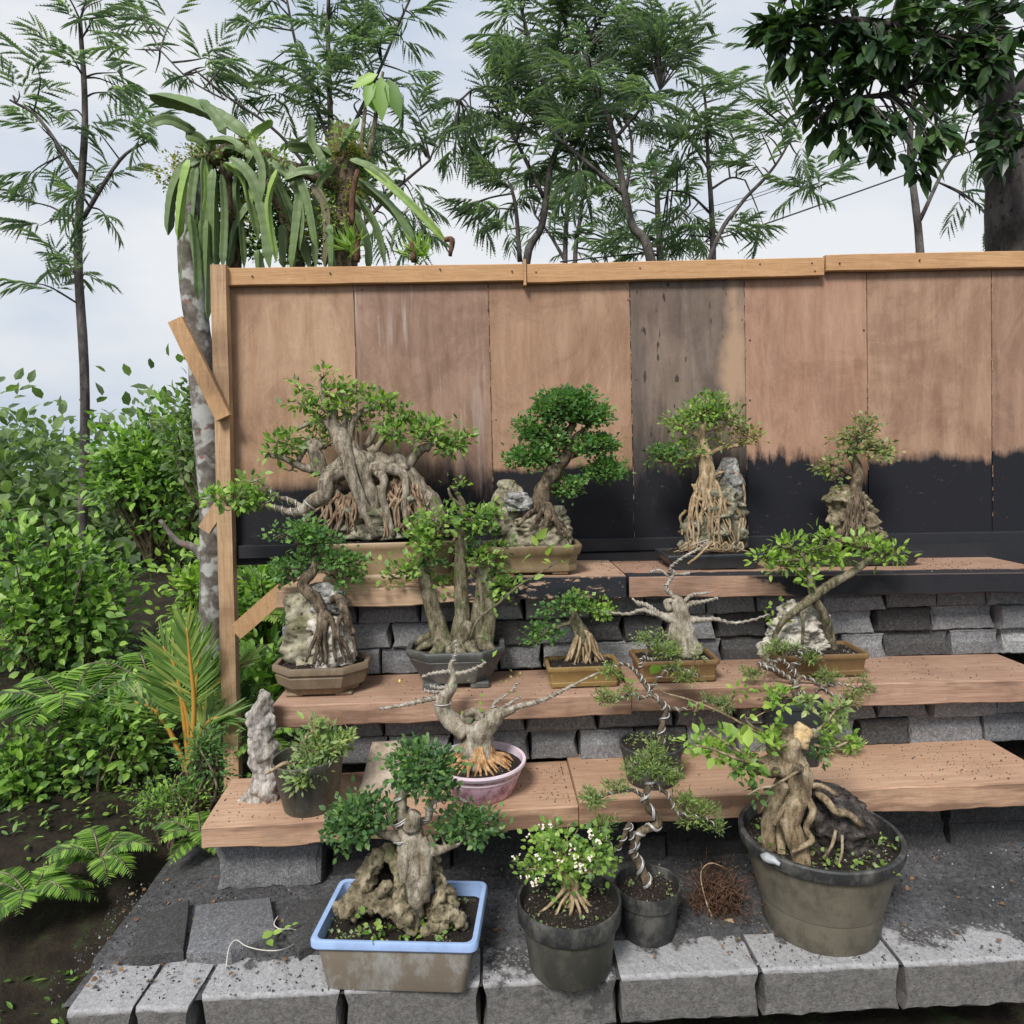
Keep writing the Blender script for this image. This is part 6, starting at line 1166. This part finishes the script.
bush(205,755,28,34,2.75,900,6,'leaf_cloud','fine-leaved shrub at the foot of the post',66,asp=.4,big=False); bush(60,600,90,90,5.0,1800,14,'leaf_jungle','large shrub at the left edge',67); bush(235,505,20,30,4.8,160,12,'leaf_bright','small shrub with yellow-green leaves beside the trunk',68)
bush(170,800,44,24,2.7,900,6,'leaf_jungle','low fine-leaved shrub left of the lowest plank',69,asp=.4,big=False); bush(120,740,60,50,3.2,900,12,'leaf_jungle','rounded shrub below the palm at the left',70); bush(20,780,70,70,3.1,1000,14,'leaf_jungle','shrub in the lower left corner of the garden',71); bush(280,560,26,26,5,300,12,'leaf_bright','bright shrub seen below the black paint of the screen',72)
fern(150,690,3.6,90,11,'big fern left of the palm',73); fern(200,840,2.55,50,10,'small fern beside the left end of the lowest plank',74,'leaf_jungle'); fern(70,720,3.3,100,12,'big fern at the left edge',75); fern(262,745,3.2,46,9,'small fern in the dark behind the driftwood',76); fern(100,860,2.5,60,10,'fern on the dark soil at the lower left',77); fern(230,640,4,80,10,'pale fern behind the mottled trunk',78,'leaf_bright'); fern(30,900,2.4,70,10,'fern nearest the lower left corner',79)
# dark leafy branches over the left margin
T = Tree('feathery_tree', 'feathery tree at the far left edge', 'tree', gz(80, 8), 50, GT)
T.limb([(80,620,8,5), (85,400,8,4.5), (78,250,8,4), (85,120,8,3), (80,20,8,2)]); T.limb([(82,220,8,2.4), (120,160,8,1.6), (150,140,8,1)]); T.limb([(80,180,8,2.4), (40,120,8,1.6), (10,100,8,1)])
for a in ((80,60,50,40,34), (120,130,34,24,18), (40,110,40,30,22), (90,200,44,30,24), (30,200,36,30,18), (100,0,50,24,20), (60,280,50,30,24)): T.fronds(a[0], a[1], a[2], a[3], 8, int(a[4]*1.1), 30)
T.done()
# low ground cover on the garden soil
r = RNG(77); n = 9000; x = r.uniform(-6.5, -.95, n); y = r.uniform(1.95, 6, n); z = np.array([terr(a, b) for a, b in zip(x, y)]); g_ = M(); kp = np.array([nz3((a, b, 0), 2.2) for a, b in zip(x, y)]) > -.12
p = np.column_stack([x, y, z+.012])[kp]; place(g_, BG_V, BG_F, p, r.normal(size=(len(p), 3))*[1, 1, .3]+[0, 0, .35], np.tile([0, 0, 1.], (len(p), 1))+r.normal(size=(len(p), 3))*.3, r.uniform(.015, .045, len(p)), r.uniform(.008, .02, len(p)))
tag(g_.build('ground_cover', 'leaf_jungle', smooth=False), 'low weeds and creepers covering the dark garden soil', 'ground cover', kind='stuff')
r = RNG(78); n = 700; p = np.column_stack([r.uniform(-1.15, 2.4, n), r.uniform(1.93, 2.45, n), np.full(n, .018)]); p = p[(r.random(n) < .25) | (p[:, 0] < -.8)]; g_ = M(); place(g_, BG_V, BG_F, p, r.normal(size=(len(p), 3))*[1, 1, .2], np.tile([0, 0, 1.], (len(p), 1))+r.normal(size=(len(p), 3))*.3, r.uniform(.006, .018, len(p))); tag(g_.build('leaf_litter', 'litter', smooth=False), 'tiny dead leaves and bits scattered on the grit', 'litter', kind='stuff')
# far wood
r = RNG(99); fw = M()
for k in range(70):
    Y = r.uniform(9, 15); x = r.uniform(-16, .5) if k < 50 else r.uniform(0, 18); top = r.uniform(1.2, 2.7) if x < 0 else r.uniform(.8, 1.5); c = np.array([x, Y, top*.45]); clumps(fw, r, c, np.array([1.4, 1.0, top*.62]), 480, .20, .6, 46, .5, True, .3, .3, -.9)
tag(fw.build('far_wood', 'leaf_far', smooth=False), 'hazy green mass of far trees beyond the garden', 'woodland', kind='stuff')
hz = M(); box(hz, -62, 62, -42, 92, -2.2, 9)
